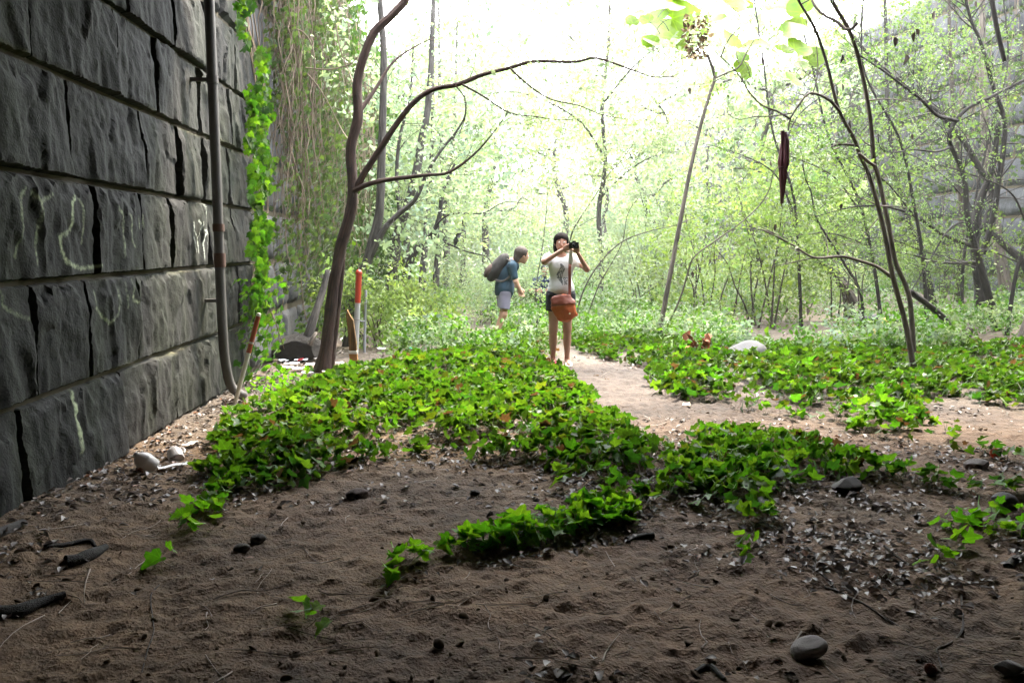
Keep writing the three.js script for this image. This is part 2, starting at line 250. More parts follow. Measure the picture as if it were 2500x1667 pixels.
// ---------------------------------------------------------------- limbs
function tube(pts, r0, r1, seg = 8, step = 0.09, bump = 0.08, bulge = 0) { // a tapering limb along a smooth curve; uv in metres
  const curve = new THREE.CatmullRomCurve3(pts, false, 'centripetal'), len = curve.getLength(), n = Math.max(3, Math.min(90, Math.round(len / step)));
  const pos = [], uv = [], idx = [], so = pts[0].x * 7 + pts[0].y * 3; let nrm = null, prev = null;
  for (let i = 0; i <= n; i++) {
    const t = i / n, p = curve.getPointAt(t), d = curve.getTangentAt(t);
    if (!nrm) nrm = Math.abs(d.y) < 0.9 ? V(0, 1, 0).cross(d).normalize() : V(1, 0, 0).cross(d).normalize();
    else nrm.sub(d.clone().multiplyScalar(nrm.dot(d))).normalize();
    const b = V().crossVectors(d, nrm), r = lerp(r0, r1, Math.pow(t, 0.85)) * (1 + bulge * Math.exp(-t * len / (r0 * 3)));
    for (let k = 0; k <= seg; k++) { const a = k / seg * 2 * Math.PI, q = r * (1 + bump * 2 * (vn(Math.cos(a) * 1.5 + so, t * len * 7, Math.sin(a) * 1.5 + 4) - 0.5)); const c = Math.cos(a) * q, s = Math.sin(a) * q;
      pos.push(p.x + nrm.x * c + b.x * s, p.y + nrm.y * c + b.y * s, p.z + nrm.z * c + b.z * s); uv.push(k / seg * Math.max(0.12, 2 * Math.PI * r0), t * len); }
  }
  const W = seg + 1;
  for (let i = 0; i < n; i++) for (let k = 0; k < seg; k++) { const a = i * W + k; idx.push(a, a + 1, a + W, a + 1, a + W + 1, a + W); }
  const e = curve.getPointAt(1), ei = pos.length / 3; pos.push(e.x, e.y, e.z); uv.push(0, len); for (let k = 0; k < seg; k++) idx.push(n * W + k, n * W + k + 1, ei);
  const g = new THREE.BufferGeometry(); g.setAttribute('position', new THREE.Float32BufferAttribute(pos, 3)); g.setAttribute('uv', new THREE.Float32BufferAttribute(uv, 2)); g.setIndex(idx); g.computeVertexNormals(); return g;
}
const line = (d0, d1, xy) => xy.map(([x, y], i) => P(x, y, lerp(d0, d1, i / Math.max(1, xy.length - 1)))); // a limb traced at its own depths
function shoots(pts, count, l0, l1, r, rnd, up = 0.2, from = 0.15, out = null) { // side twigs along a limb
  const curve = new THREE.CatmullRomCurve3(pts, false, 'centripetal'), gs = [];
  for (let i = 0; i < count; i++) {
    const t = rr(from, 1, rnd), p = curve.getPointAt(t), d = curve.getTangentAt(t), a = V(rr(-1, 1, rnd), rr(-0.7, 1, rnd) + up, rr(-1, 1, rnd)).normalize().addScaledVector(d, 0.35).normalize(), L = rr(l0, l1, rnd), q = [p.clone()];
    const n = 5; for (let k = 1; k <= n; k++) { a.add(V(rr(-0.3, 0.3, rnd), rr(-0.25, 0.25, rnd), rr(-0.3, 0.3, rnd))).normalize(); q.push(q[k - 1].clone().addScaledVector(a, L / n)); }
    gs.push(tube(q, r * rr(0.6, 1, rnd), r * 0.25, 4, 0.12, 0.03)); if (out) { out.push([q[3], a.clone()], [q[5], a.clone()]); }
    for (let k = 2; k < 5; k++) if (rnd() < 0.7) { const b = a.clone().add(V(rr(-1, 1, rnd), rr(-0.6, 0.9, rnd), rr(-1, 1, rnd))).normalize(), m = q[k].clone().addScaledVector(b, L * 0.22), e = m.clone().addScaledVector(b.add(V(rr(-0.4, 0.4, rnd), rr(-0.3, 0.3, rnd), 0)), L * 0.2); gs.push(tube([q[k], m, e], r * 0.4, r * 0.15, 3, 0.15, 0)); if (out) out.push([e, b.normalize()]); }
  }
  return gs;
}
// ---------------------------------------------------------------- leaves
function fan(outline, fold = 0.15, curl = 0.1) { // a leaf blade: base at the origin, tip along +y, face along +z; mid rib lowered
  const pos = [], uv = [], idx = [], n = outline.length; const put = (x, y) => { pos.push(x, y, fold * Math.abs(x) - curl * y * y + 0.06 * Math.sin(x * 9 + y * 5) * Math.abs(x)); uv.push(0.5 + x * 0.45, 0.2 + y * 0.7); };
  put(0, 0.3); outline.forEach(([x, y]) => put(x, y)); for (let i = 0; i < n; i++) idx.push(0, 1 + i, 1 + (i + 1) % n);
  const g = new THREE.BufferGeometry(); g.setAttribute('position', new THREE.Float32BufferAttribute(pos, 3)); g.setAttribute('uv', new THREE.Float32BufferAttribute(uv, 2)); g.setIndex(idx); g.computeVertexNormals(); return g;
}
const mirror = (half) => [...half, ...half.slice(1, -1).reverse().map(([x, y]) => [-x, y])];
const ivyHalf = [[0, 0], [0.18, -0.14], [0.42, -0.12], [0.52, 0.08], [0.42, 0.22], [0.6, 0.42], [0.52, 0.55], [0.28, 0.55], [0.16, 0.82], [0, 1.0]];
const IVY = [0, 1, 2, 3, 4].map((i) => { const r = rngOf(40 + i); return fan(mirror(ivyHalf).map(([x, y]) => [x * rr(0.88, 1.14, r), y + rr(-0.05, 0.05, r)]), rr(0.05, 0.35, r), rr(0.02, 0.3, r)); });
const OVATE = fan(mirror([[0, 0], [0.2, 0.1], [0.3, 0.35], [0.2, 0.7], [0, 1]]), 0.3, 0.15);
const HEART = fan(mirror([[0, 0], [0.22, -0.14], [0.5, 0.0], [0.56, 0.3], [0.38, 0.68], [0, 1]]), 0.12, 0.2);
const CURLED = [0, 1, 2].map((i) => { const r = rngOf(60 + i), g = fan(mirror([[0, 0], [0.2, 0.08], [0.34, 0.34], [0.22, 0.62], [0.1, 0.85], [0, 1]]).map(([x, y]) => [x * rr(0.7, 1.3, r), y]), rr(0.5, 1.1, r), rr(-0.6, 0.6, r)); return g; });
const pale = (r, k = 1, y = 0) => { const t = r(), m = k * rr(0.7, 1.25, r); return rgb(m * (lerp(0.18, 0.25, t) + 0.03 * y), m * lerp(0.28, 0.33, t), m * lerp(0.11, 0.2, r())); };
const midtone = (r, k = 1, y = 0) => { const t = r(), m = k * rr(0.6, 1.3, r); return rgb(m * (lerp(0.12, 0.18, t) + 0.04 * y), m * lerp(0.24, 0.29, t), m * lerp(0.04, 0.075, r())); };
const green = (r, k = 1, y = 0) => { const t = r(), m = k * rr(0.65, 1.25, r); return rgb(m * (lerp(0.085, 0.175, t) + 0.06 * y), m * lerp(0.275, 0.34, t), m * lerp(0.008, 0.016, t)); };
// sprays: a hand's breadth to a metre of leafy twig, as one mesh that trees repeat
function spray(n, size, leaf, seed, spread = 0.5, L = 0.6) {
  const r = rngOf(seed), gs = [];
  for (let i = 0; i < n; i++) {
    const t = rr(0.05, 1, r), s = size * rr(0.6, 1.25, r), p = V(rr(-1, 1, r) * spread * (1 - 0.5 * t), t * L, rr(-0.4, 0.4, r) * spread);
    gs.push(leaf.clone().applyMatrix4(M4(p, qE(rr(-1.5, 0.2, r), rr(-3, 3, r), rr(-0.9, 0.9, r)), s)));
  }
  return mergeGeometries(gs);
}
const DIAMOND = (() => { const g = new THREE.BufferGeometry(); g.setAttribute('position', new THREE.Float32BufferAttribute([0, 0, 0, 0.3, 0.45, 0.09, 0, 1, 0, -0.3, 0.45, 0.09], 3)); g.setAttribute('uv', new THREE.Float32BufferAttribute([0.5, 0, 1, 0.5, 0.5, 1, 0, 0.5], 2)); g.setIndex([0, 1, 2, 0, 2, 3]); g.computeVertexNormals(); return g; })();
const SPRAY = { fine: [1, 2, 3].map((i) => spray(24, 0.078, DIAMOND, i, 0.3, 0.62)), mid: [4, 5, 6].map((i) => spray(20, 0.11, OVATE, i, 0.36, 0.62)), broad: [7, 8, 9].map((i) => spray(9, 0.19, HEART, i, 0.36, 0.6)), ivy: [10, 11, 12].map((i) => spray(16, 0.075, IVY[i % 5], i, 0.2, 0.5)) };
function crown(parent, base, spots, kind, scale, rnd, k = 1, y = 0, name = 'crown', tone = pale) { // leafy sprays at twig ends and given points
  const lists = [[], [], []];
  for (const [p, d] of spots) { const dir = d ? d.clone().add(V(rr(-0.6, 0.6, rnd), rr(-0.7, 0.3, rnd), rr(-0.6, 0.6, rnd))) : V(rr(-1, 1, rnd), rr(-0.5, 0.8, rnd), rr(-1, 1, rnd)); lists[Math.floor(rnd() * 3)].push([M4(p.clone().sub(base), qDir(dir, rr(0, 6, rnd)), scale * rr(0.7, 1.3, rnd)), tone(rnd, k, y)]); }
  lists.forEach((l, i) => { if (l.length) copies(name, SPRAY[kind][i], LEAFWHITE, l, parent); });
}
function clump(out, c, rx, ry, rz, n, rnd) { for (let i = 0; i < n; i++) { const a = V(rr(-1, 1, rnd), rr(-1, 1, rnd), rr(-1, 1, rnd)); if (a.length() > 1) { i--; continue; } a.multiplyScalar(Math.pow(a.length(), -0.35)); out.push([V(c.x + a.x * rx, Math.max(0.08, c.y + a.y * ry), c.z + a.z * rz), a]); } }

// a tree from traced limbs: [name, d0, d1, pixels, r0, r1, twig count]
function tree(label, mat, limbs, o = {}) {
  const rnd = rngOf(o.seed ?? 1), first = limbs[0], bp = P(first[3][0][0], first[3][0][1], first[1]); if (!o.hang) bp.y = ground_h(bp.x, bp.z) - 0.03;
  const t = thing(o.name ?? 'tree', label, o.category ?? 'tree', bp, o.group), ends = [], tw = [];
  limbs.forEach(([name, d0, d1, xy, r0, r1, n = 0, l0 = 0.3, l1 = 0.9], i) => {
    const pts = line(d0, d1, xy); if (!o.hang && (i === 0 || name === 'trunk' && o.rooted)) pts[0].y = ground_h(pts[0].x, pts[0].z) - 0.06;
    const loc = pts.map((p) => p.clone().sub(bp)); part(name, tube(loc, r0, r1, r0 > 0.03 ? 12 : 7, 0.08, o.bump ?? 0.1, name === 'trunk' ? 0.45 : 0), mat, t);
    if (n) tw.push(...shoots(loc, n, l0, l1, Math.max(0.004, Math.min(o.twig ?? 0.011, r1 * 0.8)), rnd, o.up ?? 0.2, o.from ?? 0.2, ends));
  });
  if (tw.length) part('twigs', mergeGeometries(tw), mat, t, 'stuff');
  const spots = ends.filter(() => rnd() < (o.leafy ?? 1)).map(([p, d]) => [p.clone().add(bp), d]);
  for (const c of o.clumps ?? []) clump(spots, P(c[0], c[1], c[2]), c[3], c[4], c[5] ?? c[3], c[6], rnd);
  if (spots.length) crown(t, bp, spots, o.kind ?? 'fine', o.scale ?? 1, rnd, o.k ?? 1, o.y ?? 0, 'crown', o.tone ?? pale);
    return [t, bp];
}

// ---------------------------------------------------------------- trees on the left
const [leaning] = tree('reddish brown leaning tree forking beside the left wall, closest of the trees', BK.red, [
  ['trunk', 9.9, 9.9, [[783, 907], [802, 806], [813, 703], [830, 610], [855, 520], [861, 475], [857, 393], [858, 350], [874, 286], [871, 214], [886, 143], [911, 82], [957, 36], [989, 0], [1010, -60], [1040, -200]], 0.078, 0.04, 0],
  ['stem', 9.95, 9.92, [[806, 902], [815, 830], [823, 760], [830, 700], [836, 640], [838, 600]], 0.045, 0.03, 0],
  ['branch', 9.9, 9.2, [[862, 474], [886, 429], [929, 361], [975, 293], [1014, 246], [1057, 218], [1114, 207], [1179, 182], [1250, 164], [1300, 150], [1411, 150], [1446, 141], [1471, 145], [1557, 175], [1593, 187], [1646, 187]], 0.043, 0.006, 9, 0.3, 0.9],
  ['branch', 9.85, 9.5, [[864, 466], [885, 455], [911, 446], [943, 439], [982, 434], [1043, 427], [1089, 423], [1143, 389], [1189, 343], [1243, 271]], 0.034, 0.004, 8, 0.2, 0.6],
  ['branch', 9.9, 10.6, [[880, 268], [918, 214], [957, 154], [1000, 121], [1060, 90]], 0.03, 0.006, 6, 0.3, 0.8],
  ['branch', 9.2, 9.6, [[1128, 206], [1180, 235], [1244, 275], [1304, 284], [1360, 292], [1420, 290]], 0.012, 0.003, 4, 0.2, 0.5],
  ['branch', 9.2, 9.4, [[1245, 166], [1275, 195], [1340, 240], [1415, 258], [1470, 280], [1540, 292]], 0.012, 0.003, 4, 0.2, 0.5],
  ['branch', 9.3, 9.9, [[1110, 207], [1135, 240], [1136, 285], [1120, 330]], 0.008, 0.004, 0],
], { seed: 3, bump: 0.17, leafy: 0.25, kind: 'fine', scale: 0.8, y: 0.4, from: 0.45 });
tree('grey slim trunk standing just behind the reddish leaning tree', BK.grey, [
  ['trunk', 12.4, 12.4, [[852, 835], [861, 749], [874, 691], [896, 637], [912, 580], [925, 525], [929, 464], [932, 357], [936, 214], [936, 118], [930, 40], [922, -90]], 0.085, 0.04, 6, 0.4, 1.1],
  ['branch', 12.4, 12.0, [[900, 632], [944, 551], [1000, 500], [1014, 486], [1043, 421], [1079, 364], [1114, 321], [1136, 279], [1134, 232]], 0.055, 0.008, 9, 0.3, 0.9],
], { seed: 4, leafy: 0.7, kind: 'mid', scale: 0.8, y: 0.3, clumps: [[760, 40, 13, 0.5, 0.5, 0.5, 14], [1010, 130, 13, 0.8, 0.9, 0.6, 14]] });
tree('pale grey double trunk leaning right in the left cluster of trees', BK.grey, [
  ['trunk', 14.6, 14.8, [[944, 790], [950, 720], [960, 659], [967, 580], [983, 532], [1000, 482], [1018, 411], [1029, 339], [1039, 300], [1050, 200], [1056, 60], [1060, -60]], 0.11, 0.035, 10, 0.4, 1.3],
  ['stem', 14.7, 15.6, [[950, 740], [972, 620], [975, 520], [968, 440], [975, 340], [1000, 240], [1010, 100]], 0.05, 0.02, 8, 0.4, 1.2],
], { seed: 5, leafy: 1, kind: 'mid', scale: 0.85, y: 0.3, clumps: [[1060, 330, 15, 0.9, 1.1, 0.9, 14]] });
tree('dark crooked trunk in the left cluster with a long branch reaching towards the bending person', BK.dark, [
  ['trunk', 14.2, 14.6, [[983, 790], [988, 740], [989, 691], [1002, 634], [1021, 602], [1056, 573], [1072, 532], [1080, 470], [1110, 400]], 0.11, 0.02, 8, 0.3, 1.0],
  ['branch', 14.4, 13.6, [[1040, 583], [1059, 583], [1100, 598], [1142, 615], [1190, 628], [1203, 650]], 0.022, 0.007, 4, 0.2, 0.5],
  ['branch', 14.4, 14.0, [[1050, 570], [1085, 530], [1120, 520], [1180, 520], [1230, 494], [1280, 495]], 0.02, 0.006, 6, 0.3, 0.7],
], { seed: 6, leafy: 1, kind: 'fine', scale: 0.9, y: 0.5, clumps: [[1120, 490, 14.5, 0.7, 0.5, 0.6, 12]] });
for (const [px, py, d, lean, h, label, sd] of [
  [1028, 760, 18, 22, 420, 'thin grey tree rising behind the dark crooked trunk', 21], [1060, 740, 20, 40, 430, 'slim leaning tree midway between the left cluster and the bending person', 22], [1129, 722, 24, 10, 470, 'distant pale trunk left above the bending person', 23], [1090, 735, 22, -14, 520, 'distant thin trunk left of the pale distant trunk', 24],
]) tree(label, BK.grey, [['trunk', d, d, [[px, py], [px + lean * 0.2, py - h * 0.25], [px + lean * 0.7, py - h * 0.55], [px + lean * 1.2, py - h], [px + lean * 1.4, py - h * 1.6]], 0.09, 0.02, 18, 0.5, 1.8]], { seed: sd, kind: 'mid', scale: 1.1, y: 0.3, clumps: [[px + lean, py - h, d, 1.6, 1.2, 1.2, 40]] });

// ---------------------------------------------------------------- trees in the centre and on the right
const dT4 = gd(1617, 842);
const [sapling, saplingBase] = tree('straight slim sapling right of centre with broad leaves and a dried clump at its top', BK.pale, [
  ['trunk', dT4, dT4 - 0.3, [[1617, 842], [1613, 805], [1623, 744], [1650, 600], [1671, 489], [1690, 395], [1711, 307], [1736, 221], [1746, 189], [1736, 154], [1727, 132]], 0.043, 0.022, 0],
  ['branch', dT4 - 0.3, dT4 - 0.4, [[1748, 190], [1775, 178], [1804, 164], [1822, 130], [1843, 96], [1886, 43]], 0.014, 0.005, 2, 0.2, 0.4],
  ['branch', dT4, dT4 - 0.8, [[1628, 796], [1645, 765], [1665, 716], [1680, 665], [1693, 630], [1751, 585], [1814, 540], [1859, 496], [1881, 457], [1888, 425], [1910, 395], [1935, 370]], 0.016, 0.007, 5, 0.2, 0.5],
  ['branch', dT4 - 0.35, dT4 - 0.4, [[1728, 140], [1700, 135], [1660, 142], [1590, 120]], 0.008, 0.004, 0],
], { seed: 8, tone: midtone, k: 0.7, leafy: 0.6, kind: 'fine', scale: 0.7, y: 0.5 });
{
  const r = rngOf(81), big = [[1640, 45, 78], [1650, 95, 84], [1610, 110, 60], [1780, 10, 62], [1745, 52, 60], [1900, 20, 84], [1915, 80, 74], [1870, 118, 60], [1975, 148, 54], [1960, 30, 58], [1932, 196, 46], [1830, 6, 46], [1570, 32, 26], [1545, 60, 32], [1632, 20, 60], [1700, 52, 40], [1940, 120, 60]];
  for (let i = 0; i < 16; i++) big.push([rr(1560, 1990, r), rr(-10, 190, r), rr(30, 58, r)]);
  for (const [x, y, s] of big) { const d = dT4 - rr(-0.2, 0.5, r), m = part('leaf', HEART, foliage({ color: green(r, 1.1, 0.9), map: leafMap }), sapling); m.position.copy(P(x, y, d)).sub(saplingBase); m.quaternion.copy(qE(rr(-1.15, -0.3, r), rr(-0.6, 0.6, r), rr(-1.4, 1.4, r))); m.scale.setScalar(s * d / FOCAL * 1.05); const b = m.position.clone(), dn = V(0, -1, 0).applyQuaternion(m.quaternion); part('leaf_stalk', tube([b, b.clone().addScaledVector(dn, 0.12), b.clone().addScaledVector(dn, 0.22).add(V(0, -0.06, 0))], 0.004, 0.006, 4, 0.06, 0), BK.brown, sapling); }
  const l = []; for (let i = 0; i < 190; i++) { const t = r(), p = P(1700 + rr(-34, 38, r) * (1 - 0.4 * t), 40 + 102 * t, dT4 - 0.4 + rr(-0.15, 0.15, r)); l.push([M4(p.sub(saplingBase), qE(rr(-3, 3, r), rr(-3, 3, r), rr(-3, 3, r)), rr(0.05, 0.1, r)), ((m) => rgb(0.17 * m, 0.11 * m, 0.045 * m))(rr(0.4, 1.2, r))]); }
  const dry = copies('dried_leaves', CURLED[0], DRY, l, sapling); dry.userData.label = 'brown withered leaf clump at the top of the sapling';
}
const dT5 = 9.3;
const [twin, twinBase] = tree('tall twin stemmed bare sapling at the right whose branch arches over the maroon umbrella', BK.twin, [
  ['trunk', dT5, 8.7, [[2236, 925], [2212, 792], [2180, 671], [2155, 543], [2117, 413], [2103, 386], [2086, 339], [2050, 271], [2014, 136], [1986, 61], [1950, 0], [1925, -60]], 0.036, 0.012, 6, 0.3, 0.7],
  ['trunk', 10.0, 8.9, [[2238, 842], [2219, 719], [2187, 639], [2171, 553], [2142, 419], [2136, 404], [2125, 286], [2100, 154], [2078, 82], [2032, 0], [2010, -60]], 0.034, 0.02, 5, 0.3, 0.8],
  ['branch', 8.9, 8.6, [[2052, 274], [2028, 246], [1998, 230], [1975, 228], [1955, 250], [1938, 275], [1929, 293], [1925, 318]], 0.02, 0.008, 4, 0.2, 0.5],
  ['branch', 8.65, 8.9, [[1929, 290], [1900, 272], [1861, 257], [1830, 225], [1807, 186], [1761, 139], [1743, 125], [1725, 129]], 0.012, 0.005, 2, 0.2, 0.5],
  ['branch', 8.8, 8.9, [[1761, 139], [1770, 115], [1786, 86], [1811, 61], [1808, 40], [1789, 18]], 0.008, 0.004, 0],
  ['branch', 8.65, 8.6, [[1934, 276], [1890, 283], [1840, 285], [1800, 292], [1775, 275]], 0.009, 0.003, 2, 0.15, 0.4],
  ['branch', 8.8, 8.9, [[2086, 354], [2060, 352], [2040, 354], [2026, 362], [2036, 365], [2050, 360]], 0.017, 0.01, 0],
  ['branch', 8.9, 8.7, [[2136, 404], [2122, 396], [2110, 385], [2098, 375]], 0.02, 0.018, 0],
  ['branch', 9.3, 8.9, [[2182, 678], [2171, 671], [2140, 650], [2107, 639], [2059, 626], [1986, 628], [1940, 600], [1900, 579], [1860, 560]], 0.024, 0.008, 6, 0.2, 0.6],
  ['branch', 9.1, 9.3, [[1990, 629], [1950, 637], [1900, 648], [1870, 655]], 0.008, 0.003, 2, 0.2, 0.4],
  ['branch', 8.9, 9.2, [[2095, 55], [2072, 75], [2044, 52], [2010, 35], [1985, 5], [1980, -30]], 0.02, 0.012, 0],
  ['branch', 8.8, 9.0, [[1985, 232], [1997, 180], [1994, 110], [1985, 60]], 0.007, 0.004, 0],
], { seed: 9, tone: midtone, k: 0.7, leafy: 0.25, kind: 'fine', scale: 0.7, rooted: true, up: 0.1, from: 0.3 });
tree('dark many stemmed tree near the right edge with branches spreading over the ivy', BK.dark, [
  ['trunk', 13.6, 13.6, [[2400, 800], [2392, 703], [2381, 591], [2388, 512], [2410, 448], [2425, 400], [2440, 300]], 0.1, 0.04, 10, 0.4, 1.2],
  ['trunk', 12.8, 12.4, [[2440, 808], [2410, 703], [2382, 600], [2364, 536], [2354, 429], [2321, 350], [2318, 336], [2336, 293], [2364, 264], [2436, 229], [2500, 196], [2560, 170]], 0.07, 0.016, 26, 0.4, 1.3],
  ['branch', 12.4, 11.6, [[2336, 295], [2310, 288], [2286, 279], [2250, 243], [2200, 205], [2161, 175], [2096, 132]], 0.034, 0.01, 24, 0.4, 1.2],
  ['stem', 13.4, 13.0, [[2400, 620], [2425, 536], [2436, 464], [2454, 296], [2429, 221], [2393, 96], [2375, 57], [2361, 7], [2350, -60]], 0.055, 0.02, 30, 0.5, 1.5],
  ['stem', 13.8, 14.6, [[2405, 560], [2425, 471], [2386, 400], [2343, 329], [2271, 257], [2164, 171], [2110, 120], [2060, 60]], 0.07, 0.025, 30, 0.5, 1.5],
  ['branch', 12.4, 12.0, [[2321, 360], [2290, 370], [2230, 365], [2180, 372], [2150, 360], [2145, 325]], 0.018, 0.006, 6, 0.3, 0.8],
  ['branch', 13.0, 12.2, [[2384, 640], [2330, 642], [2290, 640], [2240, 625], [2190, 615]], 0.03, 0.008, 8, 0.3, 0.8],
  ['branch', 13.4, 12.4, [[2372, 600], [2300, 570], [2240, 530], [2190, 510], [2120, 502], [2060, 510], [1990, 530]], 0.035, 0.008, 26, 0.4, 1.2],
  ['branch', 12.5, 12.0, [[2362, 545], [2340, 545], [2310, 570], [2280, 620], [2250, 670], [2224, 712]], 0.018, 0.008, 2, 0.2, 0.5],
], { seed: 10, tone: midtone, k: 0.62, twig: 0.017, leafy: 0.3, kind: 'fine', scale: 0.66, y: 0.4, rooted: true, clumps: [[2230, 480, 13, 0.7, 0.4, 0.5, 22], [2150, 90, 13, 0.9, 0.5, 0.6, 44], [2060, 330, 13, 0.6, 0.5, 0.5, 26], [2350, 80, 14, 0.8, 0.3, 0.5, 18], [2130, 560, 13.5, 0.6, 0.3, 0.4, 20], [2300, -330, 12.5, 2.6, 0.9, 2.2, 260], [1900, -420, 12, 2.2, 0.7, 2.2, 160]] });
tree('thick pale trunk standing against the right wall at the picture edge', BK.pale, [
  ['trunk', 15.6, 15.8, [[2470, 752], [2455, 690], [2442, 623], [2430, 540], [2420, 440], [2405, 300], [2400, 120], [2398, -60]], 0.12, 0.05, 14, 0.5, 1.3]], { seed: 11, tone: midtone, k: 0.7, leafy: 0.4, kind: 'fine', scale: 0.75, y: 0.3 });
tree('dark dead trunk slanting down from the many stemmed tree to the right picture edge', BK.dark, [
  ['trunk', 13.9, 14.4, [[2545, 690], [2500, 642], [2460, 603], [2423, 569], [2380, 530]], 0.075, 0.06, 0]], { seed: 12, name: 'dead_tree', category: 'dead tree' });
tree('thin dark crooked sapling left of the twin stems', BK.dark, [
  ['trunk', 11.8, 11.4, [[2114, 775], [2101, 712], [2066, 649], [2021, 578], [1992, 527], [1980, 464], [1969, 441], [1960, 400]], 0.026, 0.009, 12, 0.3, 0.9]], { seed: 13, tone: midtone, k: 0.7, leafy: 0.8, kind: 'fine', scale: 0.7, y: 0.6 });
tree('short bent grey trunk curving up behind the thin dark sapling', BK.grey, [
  ['trunk', 16, 16.4, [[2078, 738], [2068, 705], [2040, 665], [2000, 640], [1960, 590], [1930, 500], [1920, 380]], 0.1, 0.02, 22, 0.5, 1.4]], { seed: 14, tone: midtone, k: 0.7, kind: 'mid', scale: 0.8, y: 0.6, clumps: [[1960, 520, 16, 1.0, 0.8, 0.8, 40], [1900, 640, 16, 0.8, 0.4, 0.6, 24]] });
tree('slender trunk with pale foot before the right wall', BK.brown, [
  ['trunk', 17, 17, [[2340, 735], [2345, 660], [2350, 560], [2345, 440], [2330, 280], [2320, 100], [2318, -40]], 0.07, 0.03, 14, 0.5, 1.3]], { seed: 15, tone: midtone, k: 0.7, leafy: 0.45, kind: 'fine', scale: 0.8, y: 0.3 });
tree('dark trunk leaning left before the right wall', BK.dark, [
  ['trunk', 16.4, 16.6, [[2280, 760], [2262, 660], [2250, 610], [2225, 560], [2215, 520], [2190, 430], [2170, 300], [2165, 120], [2160, -40]], 0.075, 0.03, 18, 0.5, 1.4]], { seed: 16, tone: midtone, k: 0.7, leafy: 0.45, kind: 'fine', scale: 0.8, y: 0.4, clumps: [[2230, 300, 16.5, 0.6, 0.6, 0.6, 16]] });
[['bare dark thin tree between the twin stems and the many stemmed tree', 2270, 770, 12.6, -60, 31], ['crooked dark thin tree rising left behind the twin stems', 2160, 760, 13.8, -90, 32], ['thin dark tree leaning right at the picture edge', 2460, 800, 12.2, 70, 33], ['slim dark tree behind the maroon umbrella', 1960, 750, 14.5, -40, 34], ['thin dark sapling forking before the right wall', 2350, 760, 15, 40, 35]].forEach(([label, px, py, d, lean, sd]) => {
  const q = rngOf(sd), x = (f, w = 30) => px + lean * f + rr(-w, w, q); tree(label, BK.dark, [['trunk', d, d - 0.3, [[px, py], [x(0.3, 8), py - 130], [x(0.8, 16), py - 270], [x(1.4, 22), py - 430], [x(2.2), py - 600], [x(2.6), py - 800]], 0.035, 0.01, 16, 0.4, 1.3],
    ['branch', d - 0.1, d - 0.6, [[px + lean * 0.7, py - 250], [x(0.7) - 60, py - 330], [x(0.7) - 140, py - 380], [x(0.7) - 230, py - 400]], 0.018, 0.005, 14, 0.3, 1.0], ['branch', d - 0.1, d + 0.4, [[px + lean * 1.2, py - 390], [x(1) + 50, py - 470], [x(1) + 130, py - 540], [x(1) + 190, py - 640]], 0.018, 0.005, 14, 0.3, 1.0], ['branch', d, d - 0.8, [[px + lean * 0.4, py - 160], [x(0.4, 10) - 90, py - 190], [x(0.4) - 200, py - 180]], 0.014, 0.004, 10, 0.3, 0.8]], { seed: sd, leafy: 0.28, kind: 'fine', scale: 0.6, y: 0.3, tone: midtone, k: 0.65, twig: 0.012 });
});
tree('dark hanging dead limb at the upper right corner', BK.dark, [
  ['trunk', 9.6, 9.6, [[2414, -60], [2428, 30], [2440, 90], [2454, 150]], 0.03, 0.026, 0]], { seed: 17, hang: true, name: 'hanging_limb', category: 'dead branch' });
// ---------------------------------------------------------------- arching shoots and undergrowth in the clearing
for (const [label, d0, d1, xy, r0, sd] of [
  ['long arching shoot right of the person with the camera, bending right at its top', 14, 14.3, [[1400, 800], [1419, 725], [1457, 652], [1518, 591], [1591, 563], [1649, 550], [1700, 530]], 0.018, 31],
  ['straight thin shoot between the arching shoot and the slim sapling', 14.2, 14.6, [[1419, 798], [1464, 693], [1495, 640], [1520, 590], [1534, 520], [1560, 480]], 0.014, 32],
  ['dark slender shoot leaning right above the head of the person with the camera', 13, 13.4, [[1372, 790], [1385, 640], [1396, 570], [1420, 527], [1448, 486], [1490, 420], [1505, 406], [1546, 353]], 0.017, 33],
  ['thin upright shoot left of the person with the camera', 15, 15.3, [[1300, 760], [1312, 680], [1322, 620], [1330, 555], [1336, 470], [1330, 380]], 0.012, 34],
]) tree(label, BK.brown, [['trunk', d0, d1, xy, r0, 0.005, 8, 0.2, 0.7]], { seed: sd, name: 'shoot', category: 'shoot', leafy: 0.8, kind: 'fine', scale: 0.8, y: 0.7 });

